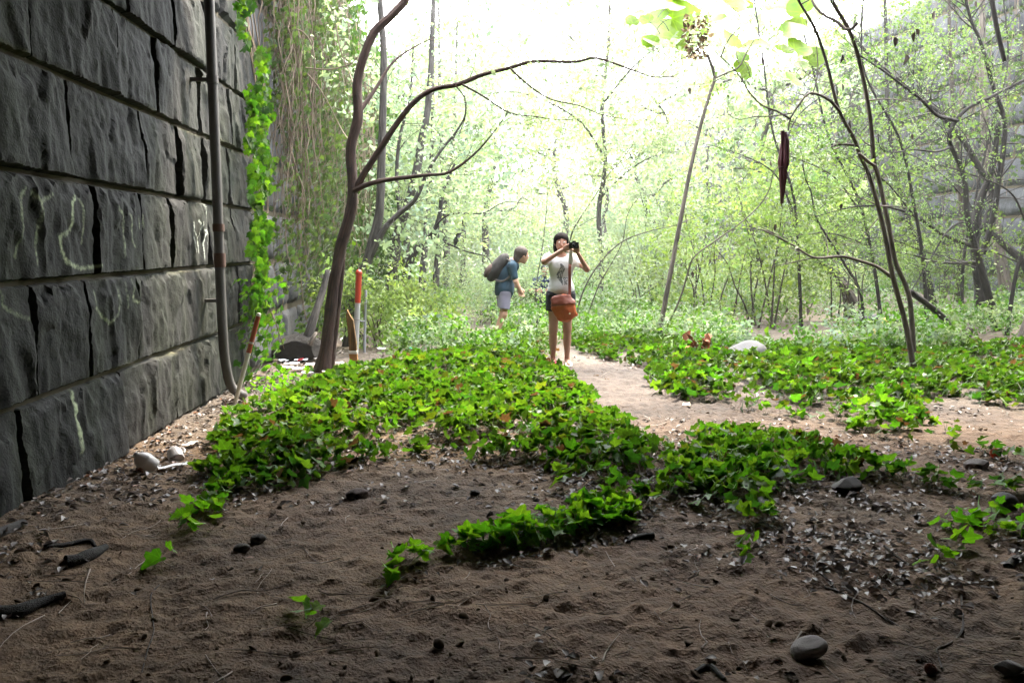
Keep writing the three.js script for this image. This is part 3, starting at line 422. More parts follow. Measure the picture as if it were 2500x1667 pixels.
function shrub(label, px, d, w, h, n, kind, scale, sd, o = {}) {
  const rnd = rngOf(sd), b = P(px, 700, d); b.y = ground_h(b.x, b.z) - 0.02; const t = thing('shrub', label, 'shrub', b), ends = [], gs = [];
  for (let i = 0; i < 7; i++) { const a = rr(0, 6.28, rnd), L = h * rr(0.5, 1.0, rnd), lean = rr(0.1, 0.6, rnd), q = [V(rr(-0.2, 0.2, rnd) * w, 0, rr(-0.2, 0.2, rnd) * w)]; for (let k = 1; k <= 4; k++) q.push(q[0].clone().add(V(Math.cos(a) * lean * w * Math.pow(k / 4, 1.5), L * k / 4, Math.sin(a) * lean * w * Math.pow(k / 4, 1.5))).add(V(rr(-0.06, 0.06, rnd), 0, rr(-0.06, 0.06, rnd)))); gs.push(tube(q, 0.014 * Math.sqrt(h), 0.004, 5, 0.15, 0.04)); gs.push(...shoots(q, 6, 0.2, 0.3 + 0.3 * h, 0.006, rnd, 0.3, 0.25, ends)); }
  part('stems', mergeGeometries(gs), BK.brown, t, 'stuff');
  const spots = ends.filter(() => rnd() < 0.55).map(([p, dd]) => [p.clone().add(b), dd]); clump(spots, V(b.x, b.y + h * (o.cy ?? 0.55), b.z), w * 0.6, h * 0.45, w * 0.5, n, rnd);
  crown(t, b, spots, kind, scale, rnd, o.k ?? 1, o.y ?? 0.5, 'foliage', o.tone ?? pale);
}
shrub('low pale green bush behind the bending person', 1200, 15.5, 1.6, 0.8, 35, 'fine', 0.7, 51);
shrub('bright bush between the two standing people and the wood', 1300, 17, 2.0, 1.2, 45, 'fine', 0.8, 52);
shrub('loose bush behind the slim sapling', 1560, 16.5, 2.2, 1.7, 60, 'mid', 0.7, 53, { y: 0.8 });
shrub('broad yellow green bush right of the slim sapling', 1740, 15.4, 2.4, 2.4, 80, 'mid', 0.7, 54, { y: 0.8, tone: midtone });
shrub('tall yellow green bush below the maroon umbrella', 1880, 15.0, 2.3, 3.0, 100, 'mid', 0.62, 55, { y: 0.7, tone: midtone });
shrub('sunlit low bush left of the short bent grey trunk', 1935, 18.5, 2.4, 1.6, 110, 'fine', 0.9, 56, { y: 1.0 });
shrub('small bush of broad leaves at the foot of the dark crooked trunk', 1010, 13.4, 0.8, 0.7, 26, 'mid', 0.6, 57, { y: 0.8, tone: midtone });
shrub('small bush beside the white and red post', 905, 12.2, 0.7, 0.9, 24, 'mid', 0.6, 58, { y: 0.6, tone: midtone });
shrub('dense fine leaved bush behind the dark thin sapling', 2080, 15.4, 1.8, 2.4, 45, 'fine', 0.7, 59, { y: 0.6, tone: midtone });
shrub('scrubby bush below the many stemmed tree', 2290, 16.8, 1.6, 1.4, 60, 'fine', 0.7, 60, { k: 0.8, tone: midtone });
shrub('green bush at the foot of the right wall near the picture edge', 2480, 16.2, 1.4, 1.2, 60, 'fine', 0.7, 61, { k: 0.8, tone: midtone });
shrub('thin bush by the distant pale trunk', 1120, 21, 2.4, 1.2, 45, 'fine', 1, 62);
shrub('far bush in the gap above the path', 1420, 22, 3, 1.7, 60, 'fine', 1.1, 63);
shrub('far bush behind the slim sapling stem', 1650, 22, 3, 3.2, 150, 'mid', 0.9, 64, { y: 0.7 });

// taller trees of the wood beyond, their crowns hanging over the clearing
const woods = [
  ['tall tree standing in the bright gap above the bending person', 1180, 27, 8.5, 3.0, 41], ['tall tree standing above the person with the camera', 1370, 31, 9.5, 3.4, 42], ['leafy tree rising behind the slim sapling', 1590, 24, 7.0, 2.9, 43], ['leafy tree rising behind the maroon umbrella', 1850, 21, 7.2, 3.0, 44],
  ['leafy tree before the far end of the right wall', 2010, 25, 8.5, 3.2, 45], ['tree with fine pale foliage at the left wall beyond the trunk cluster', 1000, 25, 7.5, 2.4, 46], ['far tree closing the view left of the centre', 1090, 36, 10, 4, 47], ['far tree closing the view right of the centre', 1480, 38, 9, 4, 48], ['far tree at the end of the right wall', 1720, 36, 11, 4, 49],
];
for (const [label, px, d, h, w, sd] of woods) {
  const rnd = rngOf(sd), b = P(px, 700, d); b.y = -0.05; const t = thing('tree', label, 'tree', b), q = [V(0, 0, 0)]; for (let k = 1; k <= 6; k++) q.push(V(rr(-0.25, 0.25, rnd) * k * 0.5, h * 0.85 * k / 6, rr(-0.25, 0.25, rnd) * k * 0.4));
  part('trunk', tube(q, 0.03 + h * 0.013, 0.03, 9, 0.25, 0.08, 0.3), BK.grey, t); const ends = [], gs = [];
  for (let i = 0; i < 9; i++) { const c = new THREE.CatmullRomCurve3(q), p = c.getPointAt(rr(0.3, 0.95, rnd)), a = rr(0, 6.28, rnd), L = w * rr(0.5, 1.0, rnd), z = [p]; for (let k = 1; k <= 4; k++) z.push(p.clone().add(V(Math.cos(a) * L * k / 4, L * 0.35 * k / 4 - 0.05 * k * k * rnd(), Math.sin(a) * L * k / 4)).add(V(rr(-0.15, 0.15, rnd), rr(-0.1, 0.1, rnd), rr(-0.15, 0.15, rnd)))); part('branch', tube(z, 0.05, 0.012, 6, 0.3, 0.05), BK.grey, t); gs.push(...shoots(z, 9, 0.5, 1.5, 0.012, rnd, 0.0, 0.2, ends)); }
  part('twigs', mergeGeometries(gs), BK.grey, t, 'stuff');
  const spots = ends.map(([p, dd]) => [p.clone().add(b), dd]); for (let i = 0; i < 12; i++) clump(spots, V(b.x + rr(-0.8, 0.8, rnd) * w, h * rr(0.3, 1.0, rnd), b.z + rr(-0.7, 0.7, rnd) * w), w * 0.3, w * 0.2, w * 0.3, 16, rnd);
  crown(t, b, spots.filter(() => rnd() < 0.4), d > 23 ? 'mid' : 'broad', d > 23 ? 1.2 : 0.8, rnd, 1.15, 0.8);
}
tree('pale leafed tree in the middle of the clearing, its crown reaching the top edge', BK.grey, [
  ['trunk', 19, 19, [[1462, 742], [1470, 640], [1462, 520], [1478, 400], [1470, 260], [1486, 100], [1490, -120]], 0.07, 0.03, 10, 0.5, 1.4],
  ['branch', 19, 17, [[1474, 380], [1420, 300], [1340, 250], [1260, 225], [1180, 230]], 0.03, 0.008, 18, 0.5, 1.3], ['branch', 19, 17.4, [[1474, 250], [1540, 170], [1600, 120], [1690, 90]], 0.03, 0.008, 18, 0.5, 1.3], ['branch', 19, 18, [[1470, 480], [1530, 420], [1600, 380], [1660, 370]], 0.025, 0.008, 14, 0.4, 1.2], ['branch', 19, 20, [[1480, 200], [1420, 120], [1360, 60], [1300, 20]], 0.03, 0.008, 14, 0.5, 1.3],
], { seed: 77, kind: 'mid', scale: 0.9, y: 1, k: 1.1, clumps: [[1300, 260, 18, 1.0, 0.5, 0.8, 30], [1440, 130, 18, 1.1, 0.6, 0.8, 34], [1560, 260, 17.5, 1.0, 0.8, 0.8, 40], [1610, 90, 17, 0.9, 0.5, 0.8, 30], [1230, 400, 20, 1.1, 0.5, 0.8, 26], [1580, 420, 18, 1.0, 0.5, 0.8, 34], [1370, 380, 20, 1.0, 0.5, 0.8, 24]] });
{ // the far end of the passage: one mass of leaves
  const r = rngOf(70), l = [[], []];
  for (let i = 0; i < 3000; i++) { const x = rr(-4, 14, r), z = rr(-62, -42, r), top = 2 + 4.5 * fbm(x * 0.22 + 3, z * 0.1, 0, 3), y = top * Math.pow(r(), 0.8); l[i & 1].push([M4(V(x, y, z), qE(rr(-2, 2, r), rr(-3, 3, r), rr(-1, 1, r)), rr(1.5, 2.8, r)), pale(r, 1, 0.6)]); }
  const g = new THREE.Group(); g.name = 'woodland'; scene.add(g); tag(g, 'mass of pale green leaves closing the far end of the passage', 'woodland', null, 'stuff');
  l.forEach((a, i) => copies('foliage', SPRAY.mid[i], LEAFWHITE, a, g));
}
{ // low plants on the ground beyond the ivy
  const r = rngOf(71), l = [[], [], []];
  for (let i = 0; i < 9000; i++) {
    const d = 10.5 + 27 * Math.pow(r(), 1.5), x = rr(-2.2, 11.6, r), n = fbm(x * 0.6 + 8, d * 0.45, 0, 3); if (n < 0.42 || (x > -1.6 && x < 0.5 && d < 17 && n < 0.56)) continue;
    if (x > 6.2 && d > 14.5 && d < 20 && r() < 0.75) continue; if (Math.abs(x - 0.6) < 0.55 && d > 11 && d < 12.9) continue;
    const p = V(x, ground_h(x, -d) + rr(0.02, 0.22, r), -d); l[Math.floor(r() * 3)].push([M4(p, qE(rr(-1.2, 0.6, r), rr(-3, 3, r), rr(-0.9, 0.9, r)), rr(0.35, 0.75, r)), r() < 0.5 ? pale(r, 0.85, 0.2) : green(r, 0.6)]);
  }
  const g = new THREE.Group(); g.name = 'undergrowth'; scene.add(g); tag(g, 'low leafy plants covering the ground beyond the ivy', 'undergrowth', null, 'stuff');
  l.forEach((a, i) => copies('foliage', SPRAY.mid[i], LEAFWHITE, a, g));
}
// ---------------------------------------------------------------- ivy and vines on the left wall
const STEM = std({ color: rgb(0.16, 0.12, 0.085), roughness: 0.9 }), DRYSTEM = std({ color: rgb(0.12, 0.09, 0.065), roughness: 0.9 });
const BIGIVY = [0, 1, 2, 3].map((i) => foliage({ color: rgb(...[[0.09, 0.28, 0.008], [0.135, 0.33, 0.01], [0.04, 0.14, 0.008], [0.19, 0.36, 0.014]][i]), map: leafMap, clearcoat: 0.4, clearcoatRoughness: 0.3 }));
const NEARIVY = [[0.17, 0.45, 0.01], [0.22, 0.5, 0.012], [0.1, 0.33, 0.008], [0.26, 0.51, 0.016]].map((c) => foliage({ color: rgb(...c), map: leafMap, transmission: 0.7 }));
const CREEPERLEAF = [[0.06, 0.12, 0.03], [0.09, 0.16, 0.03], [0.05, 0.09, 0.03], [0.11, 0.17, 0.05]].map((c) => foliage({ color: rgb(...c), map: leafMap }));
const STRANDIVY = [[0.05, 0.16, 0.006], [0.075, 0.19, 0.008], [0.03, 0.1, 0.006], [0.02, 0.07, 0.006]].map((c) => foliage({ color: rgb(...c), map: leafMap }));
// leaves: [Vector3, quaternion, size, Color]: the largest in view become parts of their own, the rest one part
function leaves(parent, list, max, stuffName = 'foliage') {
  const b = parent.position, key = (l) => l[2] / l[0].distanceTo(EYE); list.sort((p, q) => key(q) - key(p));
  list.slice(0, max).forEach((l, i) => { const m = part('leaf', IVY[i % 5], l[4] ?? BIGIVY[Math.floor(h3(i, 3, 8) * 4)], parent); m.position.copy(l[0]).sub(b); m.quaternion.copy(l[1]); m.scale.setScalar(l[2]); });
  const rest = [[], []]; list.slice(max).forEach((l, i) => rest[i & 1].push([M4(l[0].clone().sub(b), l[1], l[2]), l[3]]));
  rest.forEach((a, i) => { if (a.length) copies(stuffName, IVY[i * 2], IVYMAT, a, parent); });
}
const wallP = (px, py, out = 0.12) => { const r = ray(px, py), t = (WALLX + out - EYE.x) / r.x; return EYE.clone().addScaledVector(r, t); };
function wallVine(label, name, z0, z1, o) { // a curtain of creeper: zones along the wall from z0 to z1 (metres away), hanging from the top
  const rnd = rngOf(o.seed), b = V(WALLX, 0, -(z0 + z1) / 2), t = thing(name, label, o.category ?? 'ivy', b), gs = [];
  for (let i = 0; i < o.stems; i++) { let z = rr(z0, z1, rnd), y = rr(o.top - 1.5, o.top, rnd), x = WALLX + rr(0.08, 0.2 + o.out, rnd); const end = rr(o.bottom, o.bottom + 0.5 * (o.top - o.bottom), rnd), q = []; while (y > end && q.length < 40) { q.push(V(x - b.x, y, z * -1 - b.z)); y -= rr(0.08, 0.24, rnd); z += rr(-0.13, 0.13, rnd); x = WALLX + clamp(x - WALLX + rr(-0.07, 0.07, rnd), 0.07, 0.25 + o.out); } if (q.length > 2) gs.push(tube(q, o.stemR * rr(0.5, 1.3, rnd), o.stemR * 0.5, 4, 0.22, 0.05)); }
  if (gs.length) part('stems', mergeGeometries(gs), o.dry ? DRYSTEM : STEM, t, 'stuff');
  const l = []; for (let i = 0; i < o.n; i++) {
    const z = rr(z0, z1, rnd), y = lerp(o.bottom, o.top, Math.pow(rnd(), o.pow ?? 0.9)), n = fbm(z * 1.4 + o.seed, y * 0.5, 0, 3); if (n < (o.cut ?? 0.4)) continue;
    l.push([V(WALLX + 0.09 + rr(0, 0.08 + o.out, rnd) * (0.6 + n), y, -z), qE(rr(-0.2, 0.9, rnd), rr(0.2, 2.4, rnd), Math.PI + rr(-0.7, 0.7, rnd)), rr(0.045, 0.085, rnd) * (o.size ?? 1), (o.dry ? midtone : green)(rnd, o.k ?? 1, o.y ?? 0)]);
  }
  if (o.dry) l.forEach((q, i) => { q[4] = CREEPERLEAF[i % 4]; }); leaves(t, l, o.parts ?? 0); return t;
}
{ // the bright strand nearest the pipe, traced down the wall
  const rnd = rngOf(200), t = thing('ivy_strand', 'bright green ivy strand hanging down the wall just right of the grey pipe', 'ivy', wallP(620, 500)), l = [], q = [];
  const mid = [[600, -60, 34], [612, 60, 42], [628, 180, 50], [632, 300, 46], [634, 400, 48], [644, 500, 40], [634, 600, 34], [622, 700, 26], [628, 780, 20]];
  for (let i = 0; i < 1150; i++) { const f = rnd() * (mid.length - 1.001), k = Math.floor(f), u = f - k, w = lerp(mid[k][2], mid[k + 1][2], u) * 0.62, px = lerp(mid[k][0], mid[k + 1][0], u) + rr(-w, w, rnd) + 6 * Math.sin(f * 5), py = lerp(mid[k][1], mid[k + 1][1], u) + rr(-20, 20, rnd); if (fbm(px * 0.02, py * 0.012 + 4, 0, 2) < 0.45) continue; const p = wallP(px, py, rr(0.1, 0.34, rnd)); l.push([p, qE(rr(-0.4, 0.7, rnd), rr(-0.4, 1.5, rnd), Math.PI + rr(-0.8, 0.8, rnd)), rr(0.05, 0.1, rnd), green(rnd, 0.65, 0)]); }
  for (let s = 0; s < 7; s++) part('stem', tube(mid.map(([x, y, w]) => wallP(x + rr(-w, w, rnd) * 0.4, y, 0.12).sub(t.position)), 0.009, 0.005, 5, 0.2, 0.05), STEM, t);
  l.forEach((q, i) => { q[4] = STRANDIVY[i % 4]; }); leaves(t, l, 300);
}
wallVine('ragged curtain of dry brown creeper stems on the wall next to the bright ivy strand', 'dry_creeper', 10.6, 12.2, { seed: 201, stems: 80, stemR: 0.008, top: 6.5, bottom: 0.9, out: 0.25, n: 2600, parts: 160, dry: true, k: 0.55, cut: 0.4, category: 'creeper', y: 0.1, pow: 0.8 });
wallVine('tangle of grey creeper and small leaves on the wall left of the leaning tree', 'creeper', 12.2, 15.5, { seed: 202, stems: 110, stemR: 0.008, top: 6.6, bottom: 0.3, out: 0.35, n: 6500, parts: 200, dry: true, k: 0.55, y: 0.15, category: 'creeper', cut: 0.4 });
wallVine('dark green ivy covering the wall behind the leaning tree', 'wall_ivy', 15.5, 21, { seed: 203, stems: 80, stemR: 0.01, top: 6.6, bottom: 0.1, out: 0.4, n: 6500, parts: 100, k: 0.42, cut: 0.36, size: 1.25 });
wallVine('distant ivy covering the far part of the left wall', 'wall_ivy', 21, 40, { seed: 204, stems: 50, stemR: 0.014, top: 6.7, bottom: 0.1, out: 0.5, n: 8000, parts: 0, k: 0.5, cut: 0.34, size: 2.0 });
wallVine('small clump of ivy at the wall foot beside the red and white stake', 'wall_ivy', 8.9, 9.9, { seed: 205, stems: 10, stemR: 0.007, top: 1.15, bottom: 0.05, out: 0.2, n: 260, parts: 200, cut: 0.3, k: 0.9 });
{ // thin creeper on the right wall
  const rnd = rngOf(230), t = thing('creeper', 'thin leafy creeper hanging down the pale wall at the far right', 'creeper', V(12, 0, -22)), gs = [], l = [[], []];
  for (let i = 0; i < 120; i++) { let z = rr(-6, 12, rnd), y = rr(5, 7.7, rnd), x = -0.14; const q = [], end = rr(0.4, 4.5, rnd); while (y > end && q.length < 40) { q.push(V(x, y, z)); y -= rr(0.12, 0.3, rnd); z += rr(-0.1, 0.1, rnd); x = clamp(x + rr(-0.05, 0.05, rnd), -0.4, -0.1); } if (q.length > 2) gs.push(tube(q, rr(0.005, 0.013, rnd), 0.004, 4, 0.22, 0.05)); }
  part('stems', mergeGeometries(gs), DRYSTEM, t, 'stuff');
  for (let i = 0; i < 5200; i++) { const z = rr(-8, 8, rnd), y = rr(0.3, 7.9, rnd); if (fbm(z * 0.8 + 50, y * 0.35, 0, 3) < 0.5) continue; l[i & 1].push([M4(V(-0.12 - rr(0, 0.3, rnd), y, z), qE(rr(-0.2, 0.9, rnd), rr(-2.4, -0.2, rnd), Math.PI + rr(-0.7, 0.7, rnd)), rr(0.06, 0.12, rnd)), midtone(rnd, 0.6)]); }
  l.forEach((a, i) => copies('foliage', IVY[i], IVYMAT, a, t));
}
{ // long bare tendrils hanging clear of the wall
  const rnd = rngOf(210), list = [[[700, 65], [730, 72], [756, 98], [768, 150], [764, 230], [762, 330], [780, 440], [790, 520]], [[745, 165], [800, 170], [840, 162], [872, 140]], [[820, 60], [830, 120], [850, 170], [866, 216]], [[750, 180], [775, 210], [800, 250], [830, 310], [868, 360]], [[706, 350], [725, 420], [742, 470], [738, 520], [700, 560]], [[730, 640], [738, 720], [742, 760], [755, 800]]];
  const labels = ['long bare tendril hanging in a loop before the creeper', 'thin tendril sagging across to the leaning tree', 'thin tendril slanting down to the upper fork of the leaning tree', 'tendril slanting from the creeper to the middle of the leaning tree', 'brown tendril curling back to the wall below the dry creeper', 'short tendril hanging near the wall foot left of the leaning tree'];
  list.forEach((q, i) => { const pts = q.map(([x, y]) => P(x, y, lerp(11, 10, x > 850 ? 1 : 0))), t = part('tendril', tube(pts.map((p) => p.clone().sub(pts[0])), 0.01, 0.006, 6, 0.1, 0.05), DRYSTEM, scene); t.position.copy(pts[0]); tag(t, labels[i], 'tendril'); });
}
// ---------------------------------------------------------------- ivy on the ground
const inside = (poly, x, y) => { let c = false; for (let i = 0, j = poly.length - 1; i < poly.length; j = i++) { const [a, b] = poly[i], [d, e] = poly[j]; if ((b > y) !== (e > y) && x < (d - a) * (y - b) / (e - b) + a) c = !c; } return c; };
const BOULDER = G(1822, 882);
const groundPoly = (px) => px.map(([x, y]) => { const p = G(x * 1.0629, y * 1.0629); return [p.x, p.z]; });
function ivyBed(label, px, n, o) {
  const rnd = rngOf(o.seed), poly = groundPoly(px), xs = poly.map((p) => p[0]), zs = poly.map((p) => p[1]), x0 = Math.min(...xs), x1 = Math.max(...xs), z0 = Math.min(...zs), z1 = Math.max(...zs);
  const t = thing('ivy_bed', label, 'ivy', V((x0 + x1) / 2, 0, (z0 + z1) / 2)), l = [], st = []; let tries = 0;
  while (l.length < n && tries++ < n * 60) {
    const x = rr(x0, x1, rnd), z = rr(z0, z1, rnd), wob = (o.wob ?? 0.2) * 2, wx = x + wob * (fbm(x * 3, z * 3, 0, 2) - 0.5), wz = z + wob * (fbm(x * 3 + 9, z * 3, 0, 2) - 0.5);
    if (!inside(poly, wx, wz)) continue; const c = fbm(x * 3.6 + o.seed, z * 2.8, 0, 3);  if (c < (o.cut ?? 0.4) && rnd() < (o.thin ?? 0.85)) continue;
    if (Math.abs(x - BOULDER.x) < 0.34 && z > BOULDER.z - 0.25 && z < BOULDER.z + 0.45 && rnd() < 0.85) continue;
    let e = 9; for (let i = 0, j = poly.length - 1; i < poly.length; j = i++) { const ax = poly[j][0], az = poly[j][1], bx = poly[i][0] - ax, bz = poly[i][1] - az, u = clamp(((wx - ax) * bx + (wz - az) * bz) / (bx * bx + bz * bz + 1e-9)); e = Math.min(e, Math.hypot(wx - ax - bx * u, wz - az - bz * u)); }
    if (n > 400 && rnd() > 0.5 + 0.5 * sstep(0, 0.22, e)) continue;
    const top = (o.h ?? 0.2) * (0.45 + 0.55 * sstep(0, 0.5, e)) * (0.55 + 0.9 * c), y = ground_h(x, z) + 0.02 + top * Math.pow(rnd(), 0.55), p = V(x, y, z);
    const s = rr(0.034, 0.09, rnd) * (o.size ?? 1) * (rnd() < 0.12 ? 1.3 : 1), old = rnd();
    const tip = V(rr(-0.75, 0.75, rnd), rr(-0.35, 0.75, rnd), rr(0.1, 1, rnd)).normalize(), face = V(rr(-0.55, 0.55, rnd), rr(0.05, 0.75, rnd), rr(-1.25, -0.35, rnd)).normalize(), sx = V().crossVectors(tip, face).normalize(), fz = V().crossVectors(sx, tip).normalize();
    l.push([p, new THREE.Quaternion().setFromRotationMatrix(new THREE.Matrix4().makeBasis(sx, tip, fz)), s, old < 0.035 ? rgb(0.12, 0.06, 0.02) : green(rnd, (o.k ?? 1) * (0.42 + 0.36 * rnd()), rnd() < 0.08 ? 1.4 : 0)]);
    if (rnd() < (o.stalks ?? 0.35)) st.push(tube([V(x + rr(-0.05, 0.05, rnd), ground_h(x, z), z + rr(-0.05, 0.05, rnd)), p.clone().add(V(rr(-0.02, 0.02, rnd), -0.4 * (y - ground_h(x, z)), 0.01)), p].map((q) => q.clone().sub(t.position)), 0.0022, 0.0014, 3, 0.08, 0));
  }
  if (n < 250) { l.forEach((q, i) => { q[4] = NEARIVY[i % 4]; }); }
  leaves(t, l, Math.min(300, l.length)); if (st.length) part('stalks', mergeGeometries(st), STEM, t, 'stuff');
  return [t, l, poly];
}
const beds = [
  ['large bright ivy bed across the middle of the ground, left of the path', [[1000, 826], [1090, 776], [1200, 762], [1262, 780], [1268, 848], [1332, 890], [1395, 958], [1480, 998], [1560, 1040], [1610, 1052], [1660, 1100], [1690, 1150], [1600, 1150], [1520, 1140], [1460, 1185], [1400, 1215], [1300, 1185], [1270, 1110], [1220, 1066], [1000, 1052], [860, 1062], [720, 1092], [620, 1120], [540, 1160], [470, 1170], [470, 1090], [490, 1000], [520, 945], [600, 925], [700, 884], [830, 852]], 9800, { seed: 300, h: 0.16, cut: 0.44, thin: 0.85 }],
  ['low ivy runner trailing across the bare soil in the foreground', [[1290, 1200], [1330, 1162], [1450, 1170], [1440, 1215], [1300, 1235], [1180, 1262], [1060, 1275], [960, 1310], [900, 1345], [885, 1330], [900, 1290], [1010, 1265], [1090, 1232], [1200, 1205]], 230, { seed: 301, h: 0.15, cut: 0.2, size: 1.12, stalks: 0.7, wob: 0.04 }],
  ['wide ivy bed right of the path under the trees', [[1484, 892], [1500, 852], [1300, 800], [1310, 762], [1420, 758], [1540, 786], [1700, 792], [1900, 800], [2100, 815], [2380, 800], [2420, 860], [2420, 950], [2250, 925], [2180, 905], [2120, 960], [2180, 1000], [2290, 1040], [2340, 1066], [2200, 1052], [2120, 1010], [2060, 1022], [1960, 1000], [1860, 975], [1660, 944], [1500, 912]], 12500, { seed: 302, h: 0.16, cut: 0.44, thin: 0.85, k: 0.75 }],
  ['sparse ivy band between the path and the leaf litter at the right', [[1590, 992], [1700, 1004], [1850, 1020], [1990, 1062], [2130, 1104], [2240, 1128], [2350, 1130], [2350, 1150], [2200, 1140], [2080, 1118], [1900, 1112], [1790, 1140], [1760, 1215], [1700, 1210], [1600, 1160], [1570, 1090], [1600, 1050]], 760, { seed: 303, h: 0.17, cut: 0.3, stalks: 0.6, wob: 0.08 }],
  ['scattered ivy sprig at the lower right picture edge', [[2090, 1290], [2130, 1240], [2180, 1190], [2260, 1180], [2360, 1190], [2360, 1245], [2250, 1235], [2200, 1300], [2120, 1345], [2080, 1340]], 42, { seed: 304, h: 0.12, cut: 0.1, stalks: 1, wob: 0.02 }],
  ['ivy sprig below the left end of the large ivy bed', [[400, 1220], [450, 1160], [500, 1130], [530, 1160], [500, 1215], [440, 1235]], 34, { seed: 305, h: 0.12, cut: 0.1, stalks: 1, wob: 0.02 }],
  ['single ivy sprout on bare soil left of the trailing runner', [[355, 1310], [380, 1275], [405, 1290], [400, 1312]], 3, { seed: 306, h: 0.1, cut: 0, stalks: 1, size: 1.2, wob: 0 }],
  ['three leaved ivy seedling on the bare soil, nearest the camera', [[650, 1400], [690, 1360], [715, 1375], [780, 1440], [740, 1460], [700, 1445]], 6, { seed: 307, h: 0.06, cut: 0, stalks: 1, size: 1.1, wob: 0 }],
  ['small bright ivy sprig right of the trailing runner', [[1690, 1280], [1700, 1250], [1745, 1255], [1745, 1285], [1715, 1300]], 12, { seed: 308, h: 0.08, cut: 0, stalks: 1, size: 0.75, wob: 0 }],
  ['patch of ivy in the trampled litter left of the path top', [[560, 905], [590, 880], [640, 860], [720, 850], [700, 880], [610, 905]], 90, { seed: 309, h: 0.1, cut: 0.3, size: 0.8 }],
].map((b) => ivyBed(...b));
{ // fallen leaves, clods and twigs too many to count
  const r = rngOf(400), l = [[], [], []], pick = (x, z) => { const d = -z; let k = 0.2 + 0.5 * sstep(0.5, 0.7, fbm(x * 1.1 + 4, z * 1.1, 0, 3)); k += 1.7 * sstep(0.6, 1.9, x) * sstep(7.2, 5, d) * sstep(2.9, 3.6, d) * sstep(0.4, 0.55, fbm(x * 1.6 + 30, z * 1.3, 0, 3)); for (const b of [0, 1, 3]) if (inside(beds[b][2], x, z + 0.12) || inside(beds[b][2], x, z - 0.22)) k += 1.5; k += 2.2 * sstep(-1.5, -2.3, x); if (x < 0.2 && d < 4.6) k *= 0.35; if (x > 0.4 && x < 2.4 && d > 7 && d < 9.5) k *= 0.25; return k; };
  for (let i = 0; i < 42000; i++) {
    const d = 2.6 + 13 * Math.pow(r(), 1.15), w = 0.62 * d + 0.4, x = rr(-w, w, r) + 0.07 * d; if (x < -2.35 || x > 11.8 || r() > (pick(x, -d) - 0.2) * 0.5) continue;
    const p = V(x, GH(x, -d) + rr(0.004, 0.02, r), -d), t = r(), s = rr(0.02, 0.055, r) * (d > 7 ? 1.15 : 1), m = rr(0.5, 1.15, r);
    l[Math.floor(r() * 3)].push([M4(p, qE(rr(-1.9, -1.2, r), rr(-3, 3, r), rr(-0.5, 0.5, r)), s), t < 0.35 ? rgb(0.17 * m, 0.135 * m, 0.115 * m) : t < 0.86 ? rgb(0.07 * m, 0.045 * m, 0.03 * m) : t < 0.91 ? rgb(0.2 * m, 0.075 * m, 0.025 * m) : rgb(0.3 * m, 0.27 * m, 0.25 * m)]);
  }
  const g = new THREE.Group(); g.name = 'leaf_litter'; scene.add(g); tag(g, 'dry brown and grey fallen leaves scattered over the soil', 'fallen leaves', null, 'stuff');
  const mat = phys({ color: 0xffffff, roughness: 0.7, clearcoat: 0.3, clearcoatRoughness: 0.35 }); l.forEach((a, i) => copies('dry_leaves', CURLED[i], mat, a, g));
  const clod = [0, 1, 2].map((k) => rock(0.5, 500 + k, 2, V(1.3, 0.5, 1))), cl = [[], [], []];
  for (let i = 0; i < 1300; i++) { const d = 2.6 + 7 * Math.pow(r(), 1.3), w = 0.62 * d + 0.3, x = rr(-w, w, r) + 0.07 * d; if (x < -2.3 || fbm(x * 2 + 70, d * 2, 0, 2) < 0.45) continue; const s = 0.006 + 0.014 * Math.pow(r(), 3.2), m = rr(0.7, 1.1, r); cl[i % 3].push([M4(V(x, GH(x, -d) + s * 0.12, -d), qE(rr(-1, 1, r), rr(-3, 3, r), rr(-1, 1, r)), s * 2), rgb(0.11 * m, 0.074 * m, 0.046 * m)]); }
  const c = new THREE.Group(); c.name = 'soil_clods'; scene.add(c); tag(c, 'loose crumbs and clods of brown soil on the bare ground', 'soil', null, 'stuff'); cl.forEach((a, i) => copies('clod', clod[i], std({ color: 0xffffff, roughness: 1 }), a, c));
  const tw = []; for (let i = 0; i < 420; i++) { const d = 2.8 + 10 * Math.pow(r(), 1.2), w = 0.6 * d, x = rr(-w, w, r) + 0.07 * d; if (x < -2.3) continue; const a = rr(0, 6.28, r), L = rr(0.08, 0.35, r), q = []; for (let k = 0; k < 4; k++) { const X = x + Math.cos(a) * L * k / 3 + rr(-0.02, 0.02, r), Z = -d + Math.sin(a) * L * k / 3 + rr(-0.02, 0.02, r); q.push(V(X, GH(X, Z) + 0.006, Z)); } tw.push(tube(q, rr(0.0015, 0.0045, r), 0.0012, 4, 0.06, 0)); }
  tag(part('fallen_twigs', mergeGeometries(tw), std({ color: rgb(0.3, 0.25, 0.21) }), scene, 'stuff'), 'thin broken twigs lying among the fallen leaves', 'twigs');
}
function rock(s, seed, detail = 3, sc = V(1, 0.7, 0.9)) { // an angular stone of about unit size times s
  const r = rngOf(seed), g = new THREE.IcosahedronGeometry(s, detail), a = g.attributes.position, v = V(), cuts = [0, 1, 2, 3, 4, 5].map(() => [V(rr(-1, 1, r), rr(-1, 1, r), rr(-1, 1, r)).normalize(), rr(0.62, 0.9, r)]);
  for (let i = 0; i < a.count; i++) { v.fromBufferAttribute(a, i).divideScalar(s); for (const [n, d] of cuts) { const k = v.dot(n) - d; if (k > 0) v.addScaledVector(n, -k); } v.multiplyScalar(1 + 0.16 * (fbm(v.x * 2 + 5 + seed, v.y * 2 + 5, v.z * 2 + 5, 3) - 0.5)); a.setXYZ(i, v.x * s * sc.x, v.y * s * sc.y, v.z * s * sc.z); }
  g.deleteAttribute('normal'); return toCreasedNormals(g, 0.7);
}
